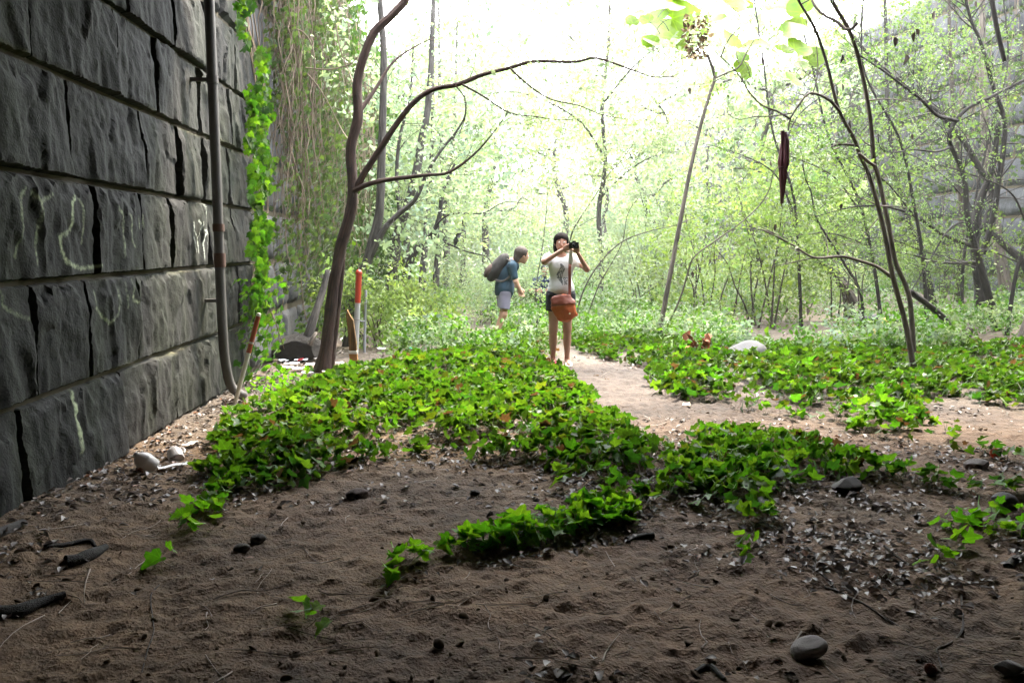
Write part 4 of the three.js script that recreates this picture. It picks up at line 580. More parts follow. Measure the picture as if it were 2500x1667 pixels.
// ---------------------------------------------------------------- things
const metal = (r, g, b, ro = 0.55) => std({ color: rgb(r, g, b), roughness: ro, metalness: 0.1, bumpMap: rep(grain, 3, 3), bumpScale: 0.0015 });
const at = (px, py, lift = 0) => { const p = G(px, py); p.y = GH(p.x, p.z) + lift; return p; };
{ // the downpipe
  const t = thing('downpipe', 'grey metal drainpipe running down the stone wall, with rusty joint bands and a bent foot', 'drainpipe', V(WALLX + 0.22, 0, -7.95)), m = metal(0.085, 0.08, 0.077, 0.6), rust = metal(0.085, 0.045, 0.033, 0.85);
  const g = tube([V(0, 6.2, 0), V(0, 4, 0), V(0, 2, 0), V(0, 0.75, 0), V(0.015, 0.38, 0), V(0.06, 0.14, -0.03), V(0.16, 0.04, -0.09)], 0.046, 0.045, 18, 0.06, 0.01); part('pipe', g, m, t);
  for (const y of [1.36, 1.66, 3.0, 5.0]) part('joint_band', new THREE.CylinderGeometry(0.053, 0.053, y === 1.36 ? 0.13 : 0.07, 20).translate(0, y, 0), y === 3 || y === 5 ? m : rust, t);
  for (const y of [0.98, 3.0]) { part('bracket', box(0.16, 0.03, 0.05, -0.12, y, 0), m, t); }
}
{ // red and white stake leaning by the wall
  const a = at(572, 985), b = P(632, 765, -a.z + 0.05), d = b.clone().sub(a), L = d.length(), t = thing('stake', 'thin round stake leaning at the wall foot, white below and rusty red above', 'stake', a); t.quaternion.copy(qDir(d));
  part('lower_shaft', new THREE.CylinderGeometry(0.022, 0.02, L * 0.57, 12).translate(0, L * 0.285, 0), metal(0.62, 0.6, 0.54), t);
  part('upper_shaft', new THREE.CylinderGeometry(0.0225, 0.0225, L * 0.4, 12).translate(0, L * 0.77, 0), metal(0.33, 0.07, 0.035, 0.7), t);
  part('collar', new THREE.CylinderGeometry(0.024, 0.024, 0.02, 12).translate(0, L * 0.68, 0), metal(0.5, 0.42, 0.38), t);
  part('tip', new THREE.CylinderGeometry(0.019, 0.022, L * 0.035, 12).translate(0, L * 0.985, 0), metal(0.62, 0.6, 0.54), t);
}
{ // orange topped white post
  const d = 11.4, a = P(868, 890, d); a.y = 0; const b = P(876, 660, d), H = b.y, t = thing('marker_post', 'round white marker post with a glossy orange red top behind the leaning tree', 'post', a), lean = b.clone().sub(a).normalize(); t.quaternion.copy(qDir(lean));
  const red = phys({ color: rgb(0.33, 0.032, 0.012), roughness: 0.5, clearcoat: 0.3, clearcoatRoughness: 0.2 }), wh = metal(0.36, 0.36, 0.36, 0.5), r = 0.038, y1 = H * 0.62;
  part('shaft', new THREE.CylinderGeometry(r, r * 1.05, y1, 20).translate(0, y1 / 2, 0), wh, t); part('red_sleeve', new THREE.CylinderGeometry(r + 0.003, r + 0.003, H - y1 - r, 20).translate(0, (y1 + H - r) / 2, 0), red, t);
  const cap = new THREE.SphereGeometry(r * 1.22, 20, 12).scale(1, 1.1, 1).translate(0, H - r * 0.9, 0); part('cap', cap, red, t);
  part('wire', new THREE.TorusGeometry(r + 0.006, 0.006, 6, 20).rotateX(1.5).translate(0, H * 0.42, 0), metal(0.2, 0.19, 0.18), t);
}
{ // grey hooked rod
  const d = 11.6, a = P(889, 860, d); a.y = 0; const t = thing('metal_rod', 'thin grey metal rod with a hook, standing behind the marker post', 'rod', a), top = P(893, 708, d).sub(a), k = P(891, 782, d).sub(a);
  part('shaft', tube([V(0, 0, 0), k, top], 0.02, 0.018, 8, 0.1, 0.02), metal(0.27, 0.28, 0.31), t); part('hook', tube([k, k.clone().add(V(-0.03, -0.01, 0.03)), k.clone().add(V(-0.09, 0.01, 0.03)), k.clone().add(V(-0.13, 0.05, 0.02))], 0.012, 0.01, 8, 0.02, 0), metal(0.27, 0.28, 0.31), t);
}
{ // broken yellow plank with its splintered foot
  const d = 10.3, a = P(872, 900, d), t = thing('broken_post', 'broken yellow brown wooden post with a metal band, beside the marker post', 'wooden post', a), wood = std({ color: rgb(0.33, 0.17, 0.03), map: rep(barkMap, 5, 0.6), bumpMap: rep(barkBump, 4, 0.6), bumpScale: 0.006 }), p = (x, y) => P(x, y, d).sub(a);
  const slab = (pts, w, th) => { const s = new THREE.Shape(pts.map(([x, y]) => { const q = p(x, y); return new THREE.Vector2(q.x, q.y); })); return new THREE.ExtrudeGeometry(s, { depth: th, bevelEnabled: true, bevelSize: 0.006, bevelThickness: 0.006, bevelSegments: 1 }).translate(0, 0, -th / 2); };
  part('shaft', slab([[854, 858], [851, 812], [846, 770], [848, 757], [855, 772], [862, 782], [864, 800], [869, 835], [870, 858]], 0, 0.06), wood, t);
  part('band', slab([[853, 862], [853, 857], [871, 857], [871, 862]], 0, 0.075), metal(0.4, 0.38, 0.34), t);
  part('lower_block', slab([[855, 876], [853, 863], [871, 863], [872, 878], [866, 884]], 0, 0.06), std({ color: rgb(0.27, 0.13, 0.035), roughness: 0.9 }), t);
  part('splinters', slab([[862, 884], [866, 877], [872, 880], [886, 900], [878, 903], [866, 899]], 0, 0.04), wood, t);
}
{ // fallen log and root hollow against the wall
  const t = thing('fallen_log', 'broken log leaning against the wall foot left of the leaning tree', 'log', P(745, 850, 11)), q = (x, y, d) => P(x, y, d).sub(t.position);
  part('shaft', tube([q(738, 852, 10.9), q(752, 818, 10.9), q(768, 770, 11), q(790, 700, 11.2), q(800, 660, 11.3)], 0.075, 0.035, 12, 0.06, 0.15), BK.grey, t); part('broken_end', tube([q(756, 842, 10.75), q(764, 826, 10.75), q(772, 812, 10.8)], 0.045, 0.02, 8, 0.04, 0.3), BK.pale, t);
  const s = part('root_stump', rock(0.3, 321, 4, V(1.25, 0.62, 0.8)), std({ color: rgb(0.02, 0.018, 0.016), bumpMap: rep(grain, 3, 3), bumpScale: 0.03 }), scene); s.position.copy(P(722, 862, 10.9)); s.position.y = 0.16; tag(s, 'black charred stump in the hollow at the wall foot under the broken log', 'stump');
}
{ // plastic jugs and paper at the wall foot
  const jugMat = phys({ color: rgb(0.6, 0.56, 0.54), roughness: 0.4, transmission: 0.12, thickness: 0, clearcoat: 0.3 });
  const jug = (label, px, py, turn, tilt, s) => {
    const t = thing('plastic_jug', label, 'jug', at(px, py, 0.005)); t.rotation.set(tilt, turn, 0.12, 'YXZ'); t.scale.setScalar(s);
    const g = new THREE.LatheGeometry([[0.001, 0], [0.068, 0.002], [0.077, 0.012], [0.078, 0.1], [0.074, 0.125], [0.055, 0.16], [0.028, 0.185], [0.021, 0.19], [0.021, 0.207], [0.001, 0.207]].map(([x, y]) => new THREE.Vector2(x, y)), 28), a = g.attributes.position; for (let i = 0; i < a.count; i++) { const x = a.getX(i), y = a.getY(i), z = a.getZ(i), f = 1 + 0.06 * (vn(x * 30 + 5, y * 30, z * 30 + 5) - 0.5); a.setXYZ(i, x * f * 0.95, y, z * f); } g.computeVertexNormals(); part('body', g, jugMat, t);
    part('handle', tube([V(0.05, 0.165, 0), V(0.085, 0.17, 0), V(0.098, 0.13, 0), V(0.075, 0.085, 0)], 0.012, 0.012, 10, 0.012, 0), jugMat, t); part('neck_ring', new THREE.TorusGeometry(0.022, 0.004, 8, 20).rotateX(Math.PI / 2).translate(0, 0.196, 0), jugMat, t);
  };
  jug('white plastic jug with its handle to the front, left of two at the wall foot', 374, 1152, 2.0, -0.75, 0.78); jug('dented white plastic jug lying behind the paper, right of two at the wall foot', 432, 1128, 0.4, -1.1, 0.72);
}
function sheet(label, name, cat, pos, w, h, col, seed, group, tilt = 0) { const r = rngOf(seed), g = new THREE.PlaneGeometry(w, h, 10, 8), a = g.attributes.position; for (let i = 0; i < a.count; i++) { const x = a.getX(i), y = a.getY(i); a.setXYZ(i, x * (0.85 + 0.25 * vn(y * 30 + seed, 3)), y * (0.85 + 0.25 * vn(x * 30, seed)), 0.35 * Math.min(w, h) * (fbm(x / w * 3 + seed, y / h * 3 + 7, 0, 3) - 0.4)); } const v = toCreasedNormals(g.rotateX(-Math.PI / 2 + tilt).rotateY(r() * 6), 0.5); const m = part(name, v, std({ color: col, roughness: 0.7 }), scene); m.position.copy(pos); tag(m, label, cat, group); return m; }
sheet('flat white paper scrap lying right before the two plastic jugs', 'paper_scrap', 'paper', at(424, 1146, 0.03), 0.2, 0.08, rgb(0.8, 0.8, 0.8), 1);
sheet('pale crumpled scrap on the leaves above the plastic jugs at the wall', 'paper_scrap', 'paper', at(462, 1092, 0.03), 0.12, 0.07, rgb(0.62, 0.58, 0.5), 2);
sheet('small white scrap at the left edge of the large ivy bed', 'paper_scrap', 'paper', at(536, 1046, 0.05), 0.11, 0.07, rgb(0.8, 0.8, 0.8), 3, undefined, 0.5);
sheet('white torn bag on the ground behind the foot of the leaning tree', 'plastic_scrap', 'litter', at(845, 838, 0.08), 0.2, 0.14, rgb(0.8, 0.8, 0.82), 4, undefined, 0.6);
[[712, 893], [735, 884], [758, 896], [728, 905], [700, 902], [772, 880], [690, 885], [748, 915], [802, 915], [830, 893]].forEach(([x, y], i) => sheet('crumpled white litter scrap on the ground around the foot of the leaning tree', 'litter_scrap', 'litter', at(x, y, 0.04), 0.17 - 0.008 * i, 0.12, rgb(0.75, 0.75, 0.78), 10 + i, 'white litter scraps at the leaning tree'));
sheet('small red wrapper among the white scraps left of the leaning tree', 'wrapper', 'litter', at(734, 897, 0.1), 0.09, 0.05, rgb(0.55, 0.03, 0.05), 31, undefined, 0.7);
sheet('green plastic scrap on the ground left of the bending person', 'plastic_scrap', 'litter', at(1012, 866, 0.06), 0.22, 0.09, rgb(0.02, 0.3, 0.16), 32);
[[985, 850, 41], [960, 842, 42], [1030, 846, 43], [930, 862, 44], [1075, 838, 45]].forEach(([x, y, s]) => sheet('pale paper scrap on the ground between the marker post and the bending person', 'paper_scrap', 'litter', at(x, y, 0.05), 0.24, 0.1, rgb(0.75, 0.75, 0.78), s, 'pale scraps beyond the ivy bed'));
sheet('bright white scrap in the ivy right behind the foot of the twin stemmed sapling', 'paper_scrap', 'litter', at(2270, 880, 0.18), 0.16, 0.09, rgb(0.75, 0.76, 0.8), 51, undefined, 0.4);
sheet('brown cardboard scrap on the path', 'cardboard_scrap', 'litter', at(1676, 996, 0.02), 0.16, 0.07, rgb(0.45, 0.34, 0.25), 52);
{ // stones and other single things on the ground
  const grey = (r, g, b) => std({ color: rgb(r, g, b), bumpMap: rep(grain, 4, 4), bumpScale: 0.003, roughness: 0.8 });
  const pebble = (name, label, cat, px, py, s, sc, seed, col, turn = 0, sink = 0.1, mat) => { const m = part(name, rock(s, seed, 4, sc), mat ?? grey(...col), scene); m.position.copy(at(px, py)); m.position.y += s * sc.y * (0.75 - sink); m.rotation.y = turn; tag(m, label, cat); return m; };
  const flat = part('stone', (() => { const g = new THREE.SphereGeometry(0.078, 48, 32), a = g.attributes.position; for (let i = 0; i < a.count; i++) { const x = a.getX(i), y = a.getY(i), z = a.getZ(i), q = Math.hypot(x, z) / 0.078, w = 1 + 0.22 * (vn(x * 16 + 3, z * 16 + 2) - 0.5); a.setXYZ(i, x * w * (1 + 1.2 * z), Math.sign(y) * 0.026 * Math.sqrt(Math.max(0, 1 - Math.pow(q, 5))) + 0.006 * (vn(x * 22 + 7, z * 22) - 0.5), z * w * 0.6); } g.computeVertexNormals(); return g; })(), grey(0.3, 0.27, 0.26), scene);
  flat.position.copy(at(1972, 1602, 0.036)); flat.rotation.set(0.24, 0.3, 0.08); tag(flat, 'smooth flat grey stone lying on the soil at the lower right', 'stone');
  pebble('boulder', 'broad flat pale grey boulder among the ivy under the slim sapling', 'boulder', 1822, 882, 0.3, V(0.95, 0.5, 0.7), 611, [0.1, 0.098, 0.1], 0.2, -0.2);
  pebble('stone', 'dark rounded stone in the leaf litter under the sparse ivy band', 'stone', 2068, 1205, 0.085, V(1.2, 0.7, 0.9), 612, [0.05, 0.042, 0.036], 0.5);
  pebble('stone', 'dark stone half hidden at the right picture edge above the ivy sprig', 'stone', 2452, 1248, 0.08, V(1.1, 0.75, 0.9), 613, [0.045, 0.04, 0.038], 0.9);
  pebble('stone', 'reddish brown stone at the lower border of the large ivy bed', 'stone', 872, 1214, 0.055, V(1.3, 0.7, 0.9), 614, [0.06, 0.035, 0.025], 0.4);
  pebble('stone', 'small brown stone on bare soil left of the ivy runner', 'stone', 630, 1325, 0.04, V(1, 0.8, 0.9), 615, [0.05, 0.04, 0.032]);
  pebble('stone', 'small dark stone below the brown one left of the ivy runner', 'stone', 590, 1345, 0.034, V(1.2, 0.7, 0.9), 616, [0.05, 0.04, 0.032]);
  pebble('stone', 'dark lump on bare soil above the ivy runner', 'stone', 1158, 1212, 0.028, V(1.2, 0.7, 0.9), 617, [0.05, 0.04, 0.032]);
  pebble('stone', 'pale stone at the edge of the leaf litter beneath the right end of the path', 'stone', 2386, 1152, 0.07, V(1.3, 0.6, 0.9), 618, [0.13, 0.11, 0.1]);
  pebble('chestnut', 'small reddish brown round nut at the lower right of the soil', 'nut', 2272, 1642, 0.022, V(1, 0.9, 1), 619, [0.2, 0.06, 0.03]);
  pebble('stone', 'small pale stone at the lower right corner', 'stone', 2462, 1646, 0.04, V(1.3, 0.7, 0.9), 620, [0.17, 0.16, 0.15]);
  pebble('ball', 'small orange red ball lying in the ivy near the right picture edge', 'ball', 2430, 1120, 0.036, V(1, 1, 1), 621, [0, 0, 0], 0, 0, phys({ color: rgb(0.75, 0.07, 0.015), roughness: 0.35, clearcoat: 0.4 }));
  pebble('stone', 'block of stone beside the dark dumped pile right of centre', 'stone', 2190, 855, 0.24, V(0.9, 0.9, 0.7), 622, [0.06, 0.05, 0.045], 0.4);
  pebble('stone', 'upright stone at the left of the dark dumped pile', 'stone', 2130, 838, 0.2, V(0.7, 1.1, 0.7), 623, [0.09, 0.07, 0.06], 1.4);
  const burnt = std({ color: rgb(0.022, 0.019, 0.017), bumpMap: rep(grain, 4, 4), bumpScale: 0.012 });
  const wood = (label, name, cat, q, r0, r1, mat, bump = 0.25) => { const pts = q.map(([x, y, lift]) => at(x, y, lift ?? r0 * 0.25)), b = pts[0].clone(), m = part(name, tube(pts.map((p) => p.clone().sub(b)), r0, r1, 9, 0.03, bump), mat, scene); m.position.copy(b); tag(m, label, cat); return m; };
  wood('thin charred stick on the bare soil at the left', 'charred_stick', 'stick', [[112, 1372], [160, 1358], [220, 1344], [232, 1352]], 0.014, 0.01, burnt);
  wood('thick charred chunk of wood on the bare soil at the left', 'charred_log', 'burnt wood', [[160, 1402], [190, 1395], [222, 1380], [258, 1352]], 0.04, 0.018, burnt, 0.4);
  wood('long half buried blackened branch at the lower left', 'charred_branch', 'burnt wood', [[-20, 1530], [40, 1520], [100, 1495], [160, 1478]], 0.04, 0.015, burnt, 0.35);
  wood('weathered board end at the left picture edge by the wall', 'board', 'board', [[-10, 1362], [20, 1345], [58, 1322]], 0.03, 0.026, BK.grey, 0.1);
  wood('grey log piece right of the ivy runner', 'log', 'log', [[1530, 1320], [1565, 1312], [1598, 1312]], 0.02, 0.014, BK.grey, 0.25);
  wood('pale fork of dry stick slanting over the litter at the lower right', 'stick', 'stick', [[1975, 1388], [2010, 1410], [2050, 1446], [2110, 1478], [2180, 1512]], 0.007, 0.004, BK.pale, 0.1);
  wood('second pale dry stick crossing the forked one at the lower right', 'stick', 'stick', [[2015, 1430], [2060, 1450], [2090, 1466], [2160, 1500], [2220, 1545]], 0.005, 0.003, BK.pale, 0.1);
  wood('long thin grey root curving down the soil at the lower right', 'root', 'root', [[2346, 1430], [2350, 1480], [2352, 1530], [2338, 1555], [2310, 1580], [2288, 1592], [2298, 1622], [2300, 1640]], 0.006, 0.004, BK.pale, 0.1);
  wood('thin dry stem lying on the soil at the lower left', 'stick', 'stick', [[412, 1400], [385, 1430], [368, 1460], [372, 1510], [374, 1545], [360, 1590], [345, 1640]], 0.004, 0.0025, BK.pale, 0.05);
  wood('short pale stick pointing at the small grey root from above', 'stick', 'stick', [[2160, 1350], [2185, 1368], [2220, 1385]], 0.008, 0.005, BK.pale, 0.1);
  wood('pale branch end at the lower right picture edge', 'branch_piece', 'branch', [[2462, 1392], [2480, 1378], [2510, 1360]], 0.022, 0.016, BK.pale, 0.2);
  wood('weathered stick at the bottom edge right of centre', 'stick', 'stick', [[1700, 1640], [1730, 1625], [1770, 1668]], 0.012, 0.008, BK.grey, 0.15);
  wood('pale stick at the lower border of the large ivy bed', 'stick', 'stick', [[852, 1128], [870, 1124], [893, 1116]], 0.012, 0.01, BK.pale, 0.2);
  wood('thin pale log on the ground behind the ivy right of the person with the camera', 'log', 'log', [[1440, 803, 0.06], [1490, 806, 0.06], [1540, 808, 0.06]], 0.045, 0.035, BK.pale, 0.1);
  wood('long fallen log on the litter before the right wall', 'log', 'log', [[1998, 744, 0.06], [2060, 742, 0.06], [2130, 740, 0.06], [2190, 742, 0.06]], 0.07, 0.05, BK.grey, 0.15);
  const lean = (label, name, cat, q, r0, r1, mat, bump = 0.2) => { const pts = q.map(([x, y, d]) => P(x, y, d)), b = pts[0].clone(), m = part(name, tube(pts.map((p) => p.clone().sub(b)), r0, r1, 9, 0.06, bump), mat, scene); m.position.copy(b); tag(m, label, cat); return m; };
  lean('dark fallen branch propped from the ivy up to the twin stems', 'fallen_branch', 'branch', [[2332, 815, 11.6], [2295, 767, 11], [2255, 735, 10.6], [2225, 712, 10.2]], 0.055, 0.035, BK.dark);
  lean('short snapped stump leaning out of the ivy near the right edge', 'stump', 'stump', [[2340, 860, 11], [2356, 835, 11], [2372, 800, 11]], 0.085, 0.05, BK.brown);
  lean('dark stick leaning up behind the ivy between the two standing people', 'stick', 'stick', [[1298, 812, 13], [1308, 795, 13], [1320, 772, 13]], 0.03, 0.02, BK.dark);
  lean('pale slanting stump at the right picture edge above the ivy', 'stump', 'stump', [[2490, 838, 11.5], [2500, 810, 11.5], [2510, 775, 11.5]], 0.08, 0.05, BK.pale);
  lean('yellow edged plank propped on the dumped pile', 'plank', 'plank', [[2118, 828, 11.6], [2140, 808, 11.7], [2166, 780, 11.8]], 0.05, 0.045, std({ color: rgb(0.36, 0.27, 0.07), roughness: 0.8, bumpMap: rep(barkBump, 4, 1), bumpScale: 0.006 }), 0.1);
  lean('thick leaning trunk foot behind the thin dark sapling', 'stump', 'stump', [[2084, 740, 15.5], [2070, 712, 15.5], [2042, 676, 15.6]], 0.1, 0.08, BK.pale, 0.15);
  const tyre = part('tyre', new THREE.TorusGeometry(0.24, 0.085, 12, 32).rotateX(1.35), std({ color: rgb(0.02, 0.02, 0.022), roughness: 0.7 }), scene); tyre.position.copy(P(2145, 785, 12.2)); tag(tyre, 'dark round tyre on top of the dumped pile right of centre', 'tyre');
  // rust coloured withered plant, and a black scrap on a branch
  const r = rngOf(640), w = thing('withered_plant', 'rusty red withered plant in the ivy at the foot of the slim sapling', 'plant', at(1702, 878)), g = []; for (let i = 0; i < 46; i++) g.push(CURLED[i % 3].clone().applyMatrix4(M4(V(rr(-0.17, 0.17, r), rr(0.02, 0.26, r), rr(-0.1, 0.1, r)), qE(rr(-2.6, 0.2, r), rr(-3, 3, r), rr(-1, 1, r)), rr(0.08, 0.16, r)))); part('leaves', mergeGeometries(g), std({ color: rgb(0.24, 0.085, 0.04) }), w); part('stem', tube([V(0, 0, 0), V(0.02, 0.12, 0), V(-0.01, 0.25, 0)], 0.008, 0.004, 5, 0.05, 0), STEM, w);
  const s = part('black_scrap', mergeGeometries([CURLED[0].clone().scale(0.1, 0.14, 0.1).rotateZ(3), CURLED[1].clone().scale(0.1, 0.1, 0.1).rotateZ(-1).translate(0, 0.0, 0)]), std({ color: rgb(0.008, 0.008, 0.009), roughness: 0.5 }), scene); s.position.copy(P(1113, 578, 13.7)); s.scale.setScalar(1.2); tag(s, 'small black scrap caught above the long branch of the dark crooked trunk', 'scrap');
  // dark curled dead leaves hanging in the right hand trees
  [[2185, 98, 9.2], [2212, 140, 9], [2236, 85, 9.1], [2283, 35, 9.3], [2056, 140, 9], [1860, 148, 9], [2078, 302, 9], [2057, 505, 9.4], [2056, 212, 9.1], [2228, 335, 9.4], [1884, 400, 9.2], [2238, 78, 9], [1845, 300, 9.2], [2386, 10, 10], [1888, 755, 12], [1922, 758, 12], [1970, 760, 11.8], [1800, 740, 12.5], [1895, 555, 10], [1732, 640, 11.8], [1690, 670, 12], [1596, 118, 11.5], [1684, 222, 11.6]].forEach(([x, y, d], i) => { const m = part('dead_leaf', CURLED[i % 3], std({ color: rgb(0.05, 0.033, 0.025), roughness: 0.8 }), scene), k = 0.05 + 0.045 * h3(i, 1, 2); m.position.copy(P(x, y - 8, d)); m.rotation.set(0, i * 1.7, Math.PI + (h3(i, 5, 5) - 0.5) * 0.7); m.scale.set(k, k * 1.4, k); tag(m, 'dark curled dead leaf hanging in the branches at the right', 'dead leaf', 'curled dead leaves hanging in the branches'); });
}
{ // maroon umbrella hung on the arching branch
  const d = 8.6, top = P(1916, 322, d), L = (P(1915, 497, d).y - top.y) * -1, t = thing('umbrella', 'furled dark maroon umbrella hanging point down from the arching branch', 'umbrella', top), m = std({ color: rgb(0.085, 0.012, 0.022), roughness: 0.55, bumpMap: rep(grain, 4, 2), bumpScale: 0.002 });
  const rows = 40, seg = 40, pos = [], idx = [], prof = (u) => u < 0.12 ? lerp(0.012, 0.034, u / 0.12) : u < 0.42 ? lerp(0.034, 0.05, (u - 0.12) / 0.3) : u < 0.52 ? lerp(0.05, 0.036, (u - 0.42) / 0.1) : u < 0.62 ? lerp(0.036, 0.034, (u - 0.52) / 0.1) : lerp(0.034, 0.012, (u - 0.62) / 0.38);
  for (let j = 0; j <= rows; j++) for (let k = 0; k <= seg; k++) { const u = j / rows, a = k / seg * 6.2832, q = prof(u) * (1 + 0.22 * Math.sin(a * 7 + u * 5) + 0.12 * Math.sin(a * 3 + u * 9)); pos.push(Math.cos(a) * q + (u < 0.5 ? 0.008 : 0), -u * L, Math.sin(a) * q); }
  for (let j = 0; j < rows; j++) for (let k = 0; k < seg; k++) { const a = j * (seg + 1) + k; idx.push(a, a + 1, a + seg + 1, a + 1, a + seg + 2, a + seg + 1); }
  const g = new THREE.BufferGeometry(); g.setAttribute('position', new THREE.Float32BufferAttribute(pos, 3)); g.setAttribute('uv', new THREE.Float32BufferAttribute(pos.flatMap((v, i) => i % 3 === 2 ? [] : [v * 4]), 2)); g.setIndex(idx); g.computeVertexNormals(); part('canopy', g, m, t);
  part('flap', new THREE.ConeGeometry(0.022, 0.3, 7, 6).rotateZ(Math.PI).translate(-0.026, -0.14, 0.012), m, t); part('strap', new THREE.TorusGeometry(0.04, 0.009, 8, 24).rotateX(1.5).scale(1, 1, 0.9).translate(0.002, -L * 0.5, 0), std({ color: rgb(0.045, 0.008, 0.014) }), t); part('tip', new THREE.CylinderGeometry(0.007, 0.004, 0.05, 8).translate(0, -L - 0.012, 0), m, t);
}
// ---------------------------------------------------------------- people
const cap = (p, a, b, ra, rb) => { const x = b[0] - a[0], y = b[1] - a[1], z = b[2] - a[2], t = clamp(((p[0] - a[0]) * x + (p[1] - a[1]) * y + (p[2] - a[2]) * z) / (x * x + y * y + z * z + 1e-9)); return Math.hypot(p[0] - a[0] - x * t, p[1] - a[1] - y * t, p[2] - a[2] - z * t) - lerp(ra, rb, t); };
const ell = (p, c, r) => { const k = Math.hypot((p[0] - c[0]) / r[0], (p[1] - c[1]) / r[1], (p[2] - c[2]) / r[2]); return (k - 1) * Math.min(...r); };
const smin = (a, b, k) => { const h = Math.max(k - Math.abs(a - b), 0) / k; return Math.min(a, b) - h * h * k * 0.25; };
const blend = (k, ...l) => (p) => { let d = l[0](p); for (let i = 1; i < l.length; i++) d = smin(d, l[i](p), k); return d; };
const C = (a, b, ra, rb) => (p) => cap(p, a, b, ra, rb), E = (c, r) => (p) => ell(p, c, r), cut = (f, ...gs) => (p) => { let d = f(p); for (const g of gs) d = Math.max(d, g(p)); return d; };
function skin(f, lo, hi, cell) { // surface nets: one smooth continuous mesh of the field's zero level
  const n = [0, 1, 2].map((i) => Math.ceil((hi[i] - lo[i]) / cell) + 1), at_ = (i, j, k) => i + n[0] * (j + n[1] * k), F = new Float32Array(n[0] * n[1] * n[2]);
  for (let k = 0; k < n[2]; k++) for (let j = 0; j < n[1]; j++) for (let i = 0; i < n[0]; i++) F[at_(i, j, k)] = f([lo[0] + i * cell, lo[1] + j * cell, lo[2] + k * cell]);
  const id = new Int32Array(F.length).fill(-1), pos = [], idx = [];
  for (let k = 0; k + 1 < n[2]; k++) for (let j = 0; j + 1 < n[1]; j++) for (let i = 0; i + 1 < n[0]; i++) {
    let s = [0, 0, 0], c = 0; const v = (q) => F[at_(i + (q & 1), j + ((q >> 1) & 1), k + (q >> 2))];
    for (let a = 0; a < 8; a++) for (const b of [1, 2, 4]) if (!(a & b)) { const A = v(a), B = v(a | b); if ((A < 0) !== (B < 0)) { const t = A / (A - B); for (let m = 0; m < 3; m++) s[m] += ((a >> m) & 1) + ((b >> m) & 1) * t; c++; } }
    if (c) { id[at_(i, j, k)] = pos.length / 3; pos.push(lo[0] + (i + s[0] / c) * cell, lo[1] + (j + s[1] / c) * cell, lo[2] + (k + s[2] / c) * cell); }
  }
  for (let k = 1; k + 1 < n[2]; k++) for (let j = 1; j + 1 < n[1]; j++) for (let i = 1; i + 1 < n[0]; i++) {
    const a = F[at_(i, j, k)] < 0; const quad = (p, q, r, s, flip) => { if (p < 0 || q < 0 || r < 0 || s < 0) return; if (flip) idx.push(p, r, q, p, s, r); else idx.push(p, q, r, p, r, s); };
    if (a !== F[at_(i + 1, j, k)] < 0) quad(id[at_(i, j - 1, k - 1)], id[at_(i, j, k - 1)], id[at_(i, j, k)], id[at_(i, j - 1, k)], !a);
    if (a !== F[at_(i, j + 1, k)] < 0) quad(id[at_(i - 1, j, k - 1)], id[at_(i - 1, j, k)], id[at_(i, j, k)], id[at_(i, j, k - 1)], !a);
    if (a !== F[at_(i, j, k + 1)] < 0) quad(id[at_(i - 1, j - 1, k)], id[at_(i, j - 1, k)], id[at_(i, j, k)], id[at_(i - 1, j, k)], !a);
  }
  const g = new THREE.BufferGeometry(); g.setAttribute('position', new THREE.Float32BufferAttribute(pos, 3)); g.setAttribute('uv', new THREE.Float32BufferAttribute(pos.flatMap((v, i) => i % 3 === 2 ? [] : [v]), 2)); g.setIndex(idx); g.computeVertexNormals(); return g;
}
const cloth = (r, g, b, o = {}) => std({ color: rgb(r, g, b), roughness: 0.9, bumpMap: rep(grain, 8, 8), bumpScale: 0.002, ...o });
const SKIN = phys({ color: rgb(0.4, 0.225, 0.165), roughness: 0.55, specularIntensity: 0.5 });
